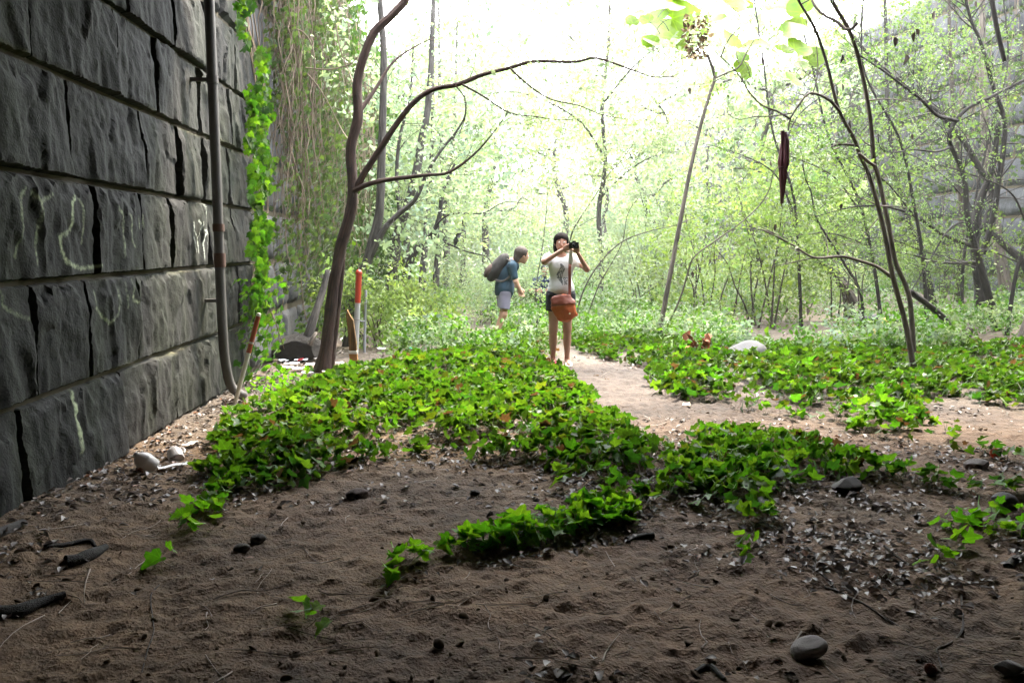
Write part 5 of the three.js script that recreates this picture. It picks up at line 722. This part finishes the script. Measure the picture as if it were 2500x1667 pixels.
// a hand: palm, four bent fingers of their own lengths, a thumb from the side; w wrist, f direction of the fingers, s across the palm towards the thumb, c towards the palm's inside
function hand(w, f, s, c, curl = 0.8) {
  const at3 = (a, b, d) => [w[0] + f[0] * a + s[0] * b + c[0] * d, w[1] + f[1] * a + s[1] * b + c[1] * d, w[2] + f[2] * a + s[2] * b + c[2] * d], l = [C(at3(0, 0, 0), at3(0.035, 0, 0), 0.021, 0.024), C(at3(0.02, 0.022, 0), at3(0.075, 0.028, 0), 0.013, 0.011), C(at3(0.02, -0.022, 0), at3(0.07, -0.028, 0), 0.013, 0.011), C(at3(0.02, 0, 0), at3(0.078, 0, 0), 0.014, 0.012)], fs = [];
  [[0.03, 0.034], [0.01, 0.038], [-0.011, 0.035], [-0.031, 0.028]].forEach(([b, L], i) => { const k = curl + 0.08 * i, p0 = at3(0.074, b, 0), p1 = at3(0.074 + L * Math.cos(k * 0.6), b * 1.05, L * Math.sin(k * 0.6)), p2 = at3(0.074 + L * Math.cos(k * 0.6) + L * 0.7 * Math.cos(k * 1.5), b * 1.03, L * Math.sin(k * 0.6) + L * 0.7 * Math.sin(k * 1.5)), p3 = at3(0.074 + L * Math.cos(k * 0.6) + L * 0.7 * Math.cos(k * 1.5) + L * 0.5 * Math.cos(k * 2.3), b, L * Math.sin(k * 0.6) + L * 0.7 * Math.sin(k * 1.5) + L * 0.5 * Math.sin(k * 2.3)); fs.push((p) => Math.min(cap(p, p0, p1, 0.0095, 0.0088), cap(p, p1, p2, 0.0088, 0.008), cap(p, p2, p3, 0.008, 0.007))); });
  const t0 = at3(0.012, 0.022, 0.004), t1 = at3(0.045, 0.052, 0.018), t2 = at3(0.07, 0.05, 0.036); fs.push((p) => Math.min(cap(p, t0, t1, 0.013, 0.011), cap(p, t1, t2, 0.0105, 0.008)));
  const palm = blend(0.012, ...l); return (p) => { let d = palm(p); let m = 1; for (const q of fs) m = Math.min(m, q(p)); return smin(d, m, 0.007); };
}
const N = (v) => { const l = Math.hypot(...v); return v.map((x) => x / l); }, XX = (a, b) => [a[1] * b[2] - a[2] * b[1], a[2] * b[0] - a[0] * b[2], a[0] * b[1] - a[1] * b[0]], SUB = (a, b) => a.map((x, i) => x - b[i]);
const handGrid = (w, r = 0.15) => [w.map((x) => x - r), w.map((x) => x + r)];
function head(c, s = 1) { // field of a head whose face looks along +z: skull, jaw, nose, brows, lips, ears
  const q = (x, y, z) => [c[0] + x * s, c[1] + y * s, c[2] + z * s];
  const f = blend(0.03 * s, E(q(0, 0.025, -0.012), [0.074 * s, 0.092 * s, 0.094 * s]), E(q(0, -0.035, 0.018), [0.058 * s, 0.078 * s, 0.068 * s]), C(q(0, -0.085, 0.05), q(0, -0.09, 0.055), 0.022 * s, 0.02 * s));
  const n = blend(0.012 * s, f, C(q(0, 0.01, 0.083), q(0, -0.028, 0.1), 0.008 * s, 0.012 * s), C(q(-0.022, -0.06, 0.078), q(0.022, -0.06, 0.078), 0.007 * s, 0.007 * s), E(q(-0.077, -0.01, -0.005), [0.009 * s, 0.03 * s, 0.02 * s]), E(q(0.077, -0.01, -0.005), [0.009 * s, 0.03 * s, 0.02 * s]));
  return (p) => Math.max(n(p), 0.012 * s - Math.min(Math.hypot(...SUB(p, q(-0.03, 0.008, 0.09))), Math.hypot(...SUB(p, q(0.03, 0.008, 0.09)))));
}
function eyes(t, c, s, mat = std({ color: rgb(0.7, 0.68, 0.66), roughness: 0.2 }), iris = std({ color: rgb(0.03, 0.018, 0.01), roughness: 0.15 })) { for (const x of [-0.03, 0.03]) { part('eye', new THREE.SphereGeometry(0.0115 * s, 12, 10).translate(c[0] + x * s, c[1] + 0.008 * s, c[2] + 0.078 * s), mat, t); part('iris', new THREE.SphereGeometry(0.0055 * s, 10, 8).translate(c[0] + x * s, c[1] + 0.008 * s, c[2] + 0.0865 * s), iris, t); } part('mouth', new THREE.CapsuleGeometry(0.004 * s, 0.036 * s, 4, 8).rotateZ(Math.PI / 2).translate(c[0], c[1] - 0.061 * s, c[2] + 0.0835 * s), std({ color: rgb(0.3, 0.09, 0.08), roughness: 0.5 }), t); }
{ // standing, photographing towards the camera
  const t = thing('person', 'person in a white printed shirt with an orange bag, holding a camera to the face', 'person', at(1368, 896, -0.005)); t.rotation.y = -0.06;
  const hd = [0.0, 1.515, 0.03], sL = [-0.165, 1.325, 0], sR = [0.165, 1.32, 0], eL = [-0.215, 1.295, 0.225], eR = [0.305, 1.2, 0.13], wL = [0.01, 1.44, 0.255], wR = [0.178, 1.405, 0.235];
  const leg = (x, kx, ax) => [C([x, 0.88, 0], [kx, 0.47, 0.015], 0.082, 0.05), C([kx, 0.47, 0.012], [ax, 0.09, -0.01], 0.047, 0.03), E([(kx + ax) / 2, 0.335, -0.022], [0.046, 0.12, 0.046]), C([ax, 0.06, -0.02], [ax * 1.15, 0.035, 0.12], 0.034, 0.026)];
  const trunk = [E([0, 0.92, -0.01], [0.15, 0.13, 0.105]), E([0, 1.08, 0], [0.118, 0.14, 0.085]), E([0, 1.24, 0], [0.142, 0.14, 0.095]), C([-0.12, 1.325, 0], [0.12, 1.325, 0], 0.05, 0.05)];
  const arms = [C(sL, eL, 0.043, 0.034), C(eL, wL, 0.034, 0.022), C(sR, eR, 0.043, 0.034), C(eR, wR, 0.034, 0.022)];
  const body = blend(0.035, ...leg(-0.085, -0.09, -0.092), ...trunk, C([0, 1.33, -0.01], [0.0, 1.44, 0.012], 0.052, 0.045)), legR = blend(0.03, ...leg(0.085, 0.083, 0.084)), arm = blend(0.02, ...arms), hf = head(hd);
  const fL = N(SUB([0.085, 1.475, 0.285], wL)), sLv = N(XX(fL, [0, 0.2, 1])).map((x) => -x), cL = N(XX(sLv, fL)), fR = N(SUB([0.155, 1.49, 0.265], wR)), sRv = N(XX([0, 0.2, 1], fR)).map((x) => -x), cR = N(XX(fR, sRv)).map((x) => x);
  const hL = hand(wL, fL, N([0.25, -0.9, -0.3]), N([0.2, 0.1, 0.9]).map((x) => -x), 0.9), hR = hand(wR, fR, N([-0.9, -0.2, -0.2]), N([-0.3, 0.1, -0.9]), 0.9);
  const all = blend(0.02, body, legR, arm, hf);
  const g = mergeGeometries([skin(all, [-0.3, -0.02, -0.2], [0.4, 1.66, 0.33], 0.0085), skin(hL, ...handGrid([0.05, 1.46, 0.27], 0.11), 0.004), skin(hR, ...handGrid([0.17, 1.45, 0.25], 0.11), 0.004)]); part('body', g, SKIN, t);
  eyes(t, hd, 1);
  const hair = cut(blend(0.02, E([0, 1.55, 0.005], [0.094, 0.094, 0.108]), E([-0.045, 1.47, -0.02], [0.052, 0.1, 0.072]), E([0.045, 1.47, -0.02], [0.052, 0.1, 0.072])), (p) => 0.001 * Math.sin(p[0] * 260) + (p[2] - hd[2] > 0.045 && p[1] < hd[1] + 0.052 - 0.4 * Math.abs(p[0]) ? 0.03 : -1), (p) => 1.4 - p[1]);
  part('hair', skin(hair, [-0.13, 1.36, -0.14], [0.13, 1.67, 0.15], 0.006), phys({ color: rgb(0.006, 0.004, 0.004), roughness: 0.8, specularIntensity: 0.15, bumpMap: rep(barkBump, 9, 4), bumpScale: 0.003 }), t);
  // shirt with a printed figure, short sleeves
  const shirt = cut(blend(0.04, E([0, 0.95, 0], [0.165, 0.15, 0.12]), E([0, 1.08, 0], [0.136, 0.16, 0.103]), E([0, 1.24, 0.002], [0.158, 0.15, 0.112]), C([-0.13, 1.322, 0], [0.13, 1.322, 0], 0.06, 0.06), C(sL, [-0.19, 1.3, 0.1], 0.058, 0.055), C(sR, [0.225, 1.27, 0.05], 0.058, 0.055)), (p) => 0.865 + 0.012 * Math.sin(p[0] * 22) - p[1], (p) => 0.075 - Math.hypot(p[0] * 0.85, p[1] - 1.415, (p[2] - 0.05) * 0.7), (p) => -1); const shirtF = (p) => shirt(p) + 0.016 * (fbm(p[0] * 9 + p[1] * 5 + 20, p[1] * 13 - p[0] * 6 + 20, p[2] * 5 + 9, 3) - 0.5);
  const print = document.createElement('canvas'); print.width = 256; print.height = 256; { const c = print.getContext('2d'), r = rngOf(700); c.fillStyle = '#d8d8dc'; c.fillRect(0, 0, 256, 256); c.fillStyle = '#55585c'; for (let i = 0; i < 520; i++) { const y = r(), x = 0.42 + (r() - 0.5) * 0.34 * Math.sin(Math.PI * Math.min(1, y * 0.95 + 0.08)) + 0.08 * Math.sin(y * 8), s = 2 + r() * 5; c.globalAlpha = 0.25 + 0.4 * r(); c.beginPath(); c.arc(x * 256, (0.08 + 0.84 * y) * 256, s, 0, 7); c.fill(); } for (let i = 0; i < 120; i++) { c.globalAlpha = 0.5; c.beginPath(); c.arc((0.55 + 0.25 * r()) * 256, (0.62 + 0.3 * r()) * 256, 2 + 4 * r(), 0, 7); c.fill(); } }
  const pt = new THREE.CanvasTexture(print); pt.colorSpace = THREE.SRGBColorSpace; pt.wrapS = pt.wrapT = THREE.ClampToEdgeWrapping; pt.repeat.set(1 / 0.22, 1 / 0.3); pt.offset.set(0.1 / 0.22, -0.99 / 0.3);
  const sg = skin(shirtF, [-0.27, 0.83, -0.16], [0.3, 1.42, 0.2], 0.008); { const p = sg.attributes.position, u = sg.attributes.uv, nn = sg.attributes.normal; for (let i = 0; i < p.count; i++) u.setXY(i, nn.getZ(i) > 0 ? p.getX(i) : 5, p.getY(i)); }
  part('shirt', sg, std({ map: pt, roughness: 0.95, bumpMap: rep(grain, 8, 8), bumpScale: 0.0015 }), t);
  const shorts = cut(blend(0.03, E([0, 0.9, -0.008], [0.163, 0.12, 0.118]), C([-0.085, 0.87, 0], [-0.095, 0.69, 0.01], 0.098, 0.092), C([0.085, 0.87, 0], [0.095, 0.69, 0.01], 0.098, 0.092)), (p) => 0.69 - p[1], (p) => p[1] - 1.0); part('shorts', skin(shorts, [-0.22, 0.66, -0.16], [0.22, 1.03, 0.16], 0.009), cloth(0.012, 0.013, 0.02), t);
  const shoe = (x) => cut(blend(0.02, E([x, 0.045, -0.02], [0.045, 0.055, 0.06]), E([x * 1.15, 0.035, 0.085], [0.048, 0.042, 0.09])), (p) => -p[1] + 0.002, (p) => p[1] - 0.085 + 0.35 * Math.max(0, p[2])); part('shoe', skin(shoe(-0.092), [-0.18, -0.02, -0.1], [-0.02, 0.12, 0.2], 0.007), cloth(0.55, 0.03, 0.1), t).userData.label = 'pink shoe'; part('shoe', skin(shoe(0.084), [0.02, -0.02, -0.1], [0.18, 0.12, 0.2], 0.007), cloth(0.6, 0.56, 0.45), t).userData.label = 'pale shoe';
  // the camera in both hands
  const cam = thing('camera', 'small black camera held before the face of the person in the white shirt', 'camera', t.position.clone().add(V(0.112, 1.488, 0.292))), blk = std({ color: rgb(0.012, 0.012, 0.013), roughness: 0.4 });
  part('body', box(0.115, 0.072, 0.042), blk, cam); part('lens', new THREE.CylinderGeometry(0.028, 0.03, 0.04, 20).rotateX(Math.PI / 2).translate(0.004, -0.002, 0.038), blk, cam); part('lens_glass', new THREE.CylinderGeometry(0.02, 0.02, 0.004, 20).rotateX(Math.PI / 2).translate(0.004, -0.002, 0.059), phys({ color: rgb(0.02, 0.02, 0.03), roughness: 0.08, clearcoat: 1 }), cam); part('viewfinder_hump', box(0.04, 0.018, 0.036, 0.004, 0.045, 0), blk, cam);
  const gr = thing('camera_strap', 'strap with a pale cylindrical end hanging from the small black camera', 'strap', t.position.clone().add(V(0.092, 1.42, 0.2)));
  part('pale_cylinder', new THREE.CylinderGeometry(0.025, 0.027, 0.185, 16).translate(0, -0.06, 0), std({ color: rgb(0.6, 0.6, 0.55), roughness: 0.5 }), gr); part('cord', tube([V(0.005, 0.04, 0.06), V(0.002, 0.06, 0.03), V(0, 0.03, 0)], 0.008, 0.008, 8, 0.02, 0), blk, gr);
  // orange shoulder bag
  const bag = thing('shoulder_bag', 'orange red leather shoulder bag hanging at the hip of the person with the camera', 'bag', t.position.clone().add(V(0.02, 0.72, 0.19))), le = phys({ color: rgb(0.42, 0.085, 0.012), roughness: 0.5, bumpMap: rep(grain, 5, 5), bumpScale: 0.004 }), dk = phys({ color: rgb(0.16, 0.03, 0.011), roughness: 0.55 });
  const pouch = (p) => blend(0.05, E([-0.005, 0.02, 0], [0.125, 0.14, 0.06]), E([0.04, -0.02, 0.005], [0.1, 0.12, 0.06]), E([-0.06, 0.08, 0], [0.09, 0.09, 0.05]))(p) + 0.03 * (fbm(p[0] * 11 + 9, p[1] * 14 + 5, p[2] * 9 + 5, 2) - 0.5) + 0.008 * (fbm(p[0] * 18 + 5, p[1] * 18 + 5, p[2] * 18 + 5, 2) - 0.5); part('pouch', skin(pouch, [-0.19, -0.19, -0.1], [0.19, 0.22, 0.12], 0.008), le, bag);
  part('flap', skin(cut((p) => pouch([p[0], p[1], p[2] - 0.004]) - 0.008, (p) => 0.06 + 0.12 * p[0] - p[1], (p) => p[1] - 0.18), [-0.2, 0, -0.1], [0.2, 0.24, 0.13], 0.008), dk, bag); part('clasp', new THREE.SphereGeometry(0.011, 12, 8).translate(0.055, -0.045, 0.068), std({ color: rgb(0.8, 0.72, 0.45), metalness: 0.8, roughness: 0.3 }), bag);
  const strap = (pts, w) => { const c = new THREE.CatmullRomCurve3(pts.map((q) => V(...q))), n = 24, pos = [], idx = []; for (let i = 0; i <= n; i++) { const p = c.getPointAt(i / n), d = c.getTangentAt(i / n), s = V().crossVectors(d, V(0, 0, 1)).normalize().multiplyScalar(w); for (const [a, z] of [[1, 0], [-1, 0], [-1, -0.006], [1, -0.006]]) pos.push(p.x + s.x * a, p.y + s.y * a, p.z + z); } for (let i = 0; i < n; i++) for (let k = 0; k < 4; k++) { const a = i * 4 + k, b = i * 4 + (k + 1) % 4; idx.push(a, b, a + 4, b, b + 4, a + 4); } const g = new THREE.BufferGeometry(); g.setAttribute('position', new THREE.Float32BufferAttribute(pos, 3)); g.setIndex(idx); return toCreasedNormals(g, 0.6); };
  part('strap', strap([[0.06, 0.12, 0.02], [0.068, 0.3, -0.04], [0.07, 0.5, -0.055], [0.085, 0.615, -0.09], [0.1, 0.66, -0.16], [0.09, 0.67, -0.24]], 0.017), dk, bag);
}
{ // bending person in blue, walking to the right
  const t = thing('person', 'stooping person in a dark blue top and pale shorts walking right behind the ivy', 'person', (() => { const p = P(1206, 790, 12.6); p.y = ground_h(p.x, p.z); return p; })()); t.rotation.z = -0.2; t.scale.setScalar(1.06);
  const hd = [0.15, 1.30, 0.02], sk = phys({ color: rgb(0.4, 0.23, 0.16), roughness: 0.6 });
  const body = blend(0.035, C([0.01, 0.72, 0.06], [0.05, 0.42, 0.07], 0.078, 0.05), C([0.05, 0.42, 0.07], [0.0, 0.08, 0.06], 0.048, 0.032), C([0.0, 0.045, 0.06], [0.13, 0.03, 0.07], 0.035, 0.028), E([0, 0.78, 0], [0.11, 0.11, 0.14]), C([0, 0.8, 0], [-0.03, 1.02, 0], 0.1, 0.11), C([-0.03, 1.02, 0], [0.03, 1.14, 0], 0.115, 0.1), C([0.03, 1.12, -0.14], [0.03, 1.12, 0.14], 0.05, 0.05), C([0.04, 1.15, 0.01], [0.12, 1.25, 0.02], 0.05, 0.046));
  const legB = blend(0.03, C([-0.01, 0.72, -0.06], [0.06, 0.44, -0.09], 0.078, 0.05), C([0.06, 0.44, -0.09], [0.0, 0.09, -0.1], 0.048, 0.032), C([0.0, 0.06, -0.1], [0.1, 0.035, -0.1], 0.035, 0.028));
  const aw = [0.24, 0.78, 0.17], bw = [0.22, 0.82, -0.17], arms = blend(0.02, C([0.03, 1.13, 0.155], [0.12, 0.92, 0.18], 0.042, 0.034), C([0.12, 0.92, 0.18], aw, 0.034, 0.022), C([0.03, 1.13, -0.155], [0.06, 0.88, -0.19], 0.042, 0.034), C([0.06, 0.88, -0.19], bw, 0.034, 0.022));
  const turn = (f, c, a) => (p) => { const x = p[0] - c[0], z = p[2] - c[2]; return f([c[0] + x * Math.cos(a) - z * Math.sin(a), p[1], c[2] + x * Math.sin(a) + z * Math.cos(a)]); }, A = Math.PI * 0.6, hf = turn(head(hd), hd, A);
  part('body', mergeGeometries([skin(blend(0.02, body, legB, arms, hf), [-0.3, -0.02, -0.32], [0.42, 1.46, 0.3], 0.0095), skin(hand(aw, N([0.9, -0.1, -0.3]), N([0, 0.9, -0.2]), N([-0.2, -0.3, -0.9]), 0.5), ...handGrid([0.34, 0.97, 0.12], 0.12), 0.0045), skin(hand(bw, N([0.5, -0.85, 0]), N([0.7, 0.4, 0.2]), N([0, 0, 1]), 0.5), ...handGrid([0.24, 0.77, -0.17], 0.12), 0.0045)]), sk, t);
  const eg = new THREE.Group(); eg.name = 'face'; eg.position.set(...hd); eg.rotation.y = Math.PI * 0.6; t.add(eg); eyes(eg, [0, 0, 0], 1);
  part('hair', skin(turn(cut(blend(0.02, E([hd[0], hd[1] + 0.034, hd[2] - 0.022], [0.092, 0.094, 0.104]), E([hd[0], hd[1] - 0.05, hd[2] - 0.075], [0.06, 0.08, 0.05])), (p) => p[2] - hd[2] > 0.04 && p[1] < hd[1] + 0.06 ? 0.03 : -1), hd, A), [0, 1.12, -0.14], [0.32, 1.46, 0.18], 0.007), std({ color: rgb(0.03, 0.021, 0.015), roughness: 0.8, bumpMap: rep(barkBump, 9, 4), bumpScale: 0.003 }), t);
  part('top', skin(cut(blend(0.04, C([0.0, 0.74, 0], [-0.03, 1.0, 0], 0.135, 0.128), C([-0.03, 1.0, 0], [0.03, 1.12, 0], 0.128, 0.115), C([0.03, 1.12, -0.15], [0.03, 1.12, 0.15], 0.062, 0.062), C([0.03, 1.12, 0.155], [0.09, 0.98, 0.175], 0.058, 0.054), C([0.03, 1.12, -0.155], [0.05, 0.97, -0.18], 0.058, 0.054), E([0, 0.78, 0], [0.13, 0.14, 0.16])), (p) => 0.66 - p[1] + 0.01 * Math.sin(p[2] * 30), (p) => 0.06 - Math.hypot(p[0] - 0.11, p[1] - 1.25, p[2] - 0.02)), [-0.22, 0.6, -0.28], [0.22, 1.24, 0.28], 0.009), cloth(0.008, 0.032, 0.055), t);
  part('shorts', skin(cut(blend(0.03, E([0, 0.76, 0], [0.125, 0.11, 0.152]), C([0.01, 0.72, 0.06], [0.04, 0.5, 0.068], 0.095, 0.085), C([-0.01, 0.72, -0.06], [0.04, 0.5, -0.085], 0.095, 0.085)), (p) => 0.5 - p[1], (p) => p[1] - 0.84), [-0.2, 0.46, -0.24], [0.22, 0.9, 0.24], 0.009), cloth(0.2, 0.19, 0.26), t);
  part('shoe', skin(cut(blend(0.02, E([0.0, 0.045, 0.06], [0.06, 0.055, 0.046]), E([0.1, 0.035, 0.068], [0.09, 0.045, 0.05])), (p) => -p[1] + 0.002), [-0.1, -0.02, -0.02], [0.22, 0.13, 0.15], 0.008), cloth(0.1, 0.1, 0.1), t); part('shoe', skin(cut(blend(0.02, E([0.0, 0.05, -0.1], [0.06, 0.055, 0.046]), E([0.09, 0.04, -0.1], [0.085, 0.045, 0.05])), (p) => -p[1] + 0.002), [-0.1, -0.02, -0.18], [0.22, 0.13, -0.02], 0.008), cloth(0.1, 0.1, 0.1), t);
  const bp = thing('backpack', 'brownish grey backpack on the back of the stooping person in blue', 'backpack', t.position.clone().add(V(-0.17, 1.04, 0.02).multiplyScalar(1.06).applyAxisAngle(V(0, 0, 1), -0.2))); bp.rotation.z = -0.58;
  part('main_pouch', skin((p) => blend(0.04, E([0, 0.0, 0], [0.105, 0.23, 0.145]), E([0.015, 0.15, 0], [0.085, 0.13, 0.125]))(p) + 0.008 * (fbm(p[0] * 15 + 5, p[1] * 15 + 5, p[2] * 15 + 5, 2) - 0.5), [-0.16, -0.28, -0.2], [0.16, 0.32, 0.2], 0.01), cloth(0.017, 0.015, 0.014), bp); part('front_pocket', skin(E([-0.08, -0.09, 0], [0.06, 0.12, 0.11]), [-0.16, -0.24, -0.15], [0, 0.06, 0.15], 0.01), cloth(0.045, 0.026, 0.02), bp);
  for (const z of [-0.1, 0.1]) part('strap', tube([V(0.04, 0.2, z), V(0.16, 0.19, z * 1.15), V(0.22, 0.06, z * 1.25), V(0.18, -0.1, z * 1.2), V(0.06, -0.16, z)], 0.014, 0.014, 8, 0.03, 0), cloth(0.06, 0.055, 0.05), bp);
}
{ // person crouching far behind, mostly hidden
  const t = thing('person', 'crouching person in navy clothes far behind, half hidden by the person with the camera', 'person', (() => { const p = P(1322, 720, 16.5); p.y = ground_h(p.x, p.z); return p; })()), hd = [0.06, 1.0, 0.12];
  const body = blend(0.035, C([-0.09, 0.34, -0.05], [-0.15, 0.5, 0.24], 0.085, 0.056), C([-0.15, 0.5, 0.24], [-0.13, 0.1, 0.12], 0.052, 0.036), C([-0.13, 0.05, 0.08], [-0.14, 0.035, 0.24], 0.036, 0.028), C([0.09, 0.34, -0.05], [0.15, 0.5, 0.24], 0.085, 0.056), C([0.15, 0.5, 0.24], [0.13, 0.1, 0.12], 0.052, 0.036), C([0.13, 0.05, 0.08], [0.14, 0.035, 0.24], 0.036, 0.028), C([0, 0.36, -0.06], [0.01, 0.6, 0.0], 0.13, 0.12), C([0.01, 0.6, 0], [0.03, 0.78, 0.05], 0.12, 0.11), C([-0.12, 0.8, 0.05], [0.18, 0.8, 0.05], 0.05, 0.05), C([0.04, 0.82, 0.05], [0.055, 0.94, 0.1], 0.05, 0.045), C([-0.13, 0.79, 0.06], [-0.22, 0.6, 0.14], 0.042, 0.034), C([-0.22, 0.6, 0.14], [-0.12, 0.6, 0.33], 0.034, 0.023), C([0.19, 0.79, 0.06], [0.25, 0.6, 0.14], 0.042, 0.034), C([0.25, 0.6, 0.14], [0.13, 0.6, 0.33], 0.034, 0.023));
  part('body', mergeGeometries([skin(blend(0.02, body, head(hd)), [-0.32, -0.02, -0.24], [0.36, 1.16, 0.4], 0.011), skin(hand([-0.12, 0.6, 0.33], N([0.5, -0.1, 0.8]), [0, 1, 0], N([0.8, 0, -0.5]), 0.8), ...handGrid([-0.09, 0.6, 0.38], 0.12), 0.005), skin(hand([0.13, 0.6, 0.33], N([-0.5, -0.1, 0.8]), [0, 1, 0], N([-0.8, 0, -0.5]), 0.8), ...handGrid([0.1, 0.6, 0.38], 0.12), 0.005)]), SKIN, t); eyes(t, hd, 1);
  part('hair', skin(cut(E([hd[0], hd[1] + 0.034, hd[2] - 0.022], [0.092, 0.094, 0.104]), (p) => p[2] - hd[2] > 0.04 && p[1] < hd[1] + 0.06 ? 0.03 : -1), [-0.08, 0.9, -0.02], [0.2, 1.16, 0.24], 0.008), std({ color: rgb(0.02, 0.02, 0.025), roughness: 0.5 }), t);
  part('top', skin(cut(blend(0.04, C([0, 0.4, -0.06], [0.01, 0.6, 0.0], 0.15, 0.14), C([0.01, 0.6, 0], [0.03, 0.78, 0.05], 0.14, 0.125), C([-0.12, 0.8, 0.05], [0.18, 0.8, 0.05], 0.062, 0.062), C([-0.13, 0.79, 0.06], [-0.2, 0.65, 0.12], 0.056, 0.052), C([0.19, 0.79, 0.06], [0.235, 0.65, 0.12], 0.056, 0.052)), (p) => 0.34 - p[1], (p) => 0.055 - Math.hypot(p[0] - 0.055, p[1] - 0.92, p[2] - 0.1)), [-0.3, 0.3, -0.24], [0.32, 0.9, 0.26], 0.011), cloth(0.015, 0.025, 0.075), t);
  part('trousers', skin(blend(0.03, E([0, 0.34, -0.06], [0.16, 0.13, 0.14]), C([-0.09, 0.34, -0.05], [-0.15, 0.5, 0.24], 0.1, 0.07), C([-0.15, 0.5, 0.24], [-0.13, 0.14, 0.12], 0.066, 0.05), C([0.09, 0.34, -0.05], [0.15, 0.5, 0.24], 0.1, 0.07), C([0.15, 0.5, 0.24], [0.13, 0.14, 0.12], 0.066, 0.05)), [-0.28, 0.06, -0.24], [0.28, 0.62, 0.36], 0.011), cloth(0.02, 0.022, 0.03), t);
}
renderer.render(scene, camera);
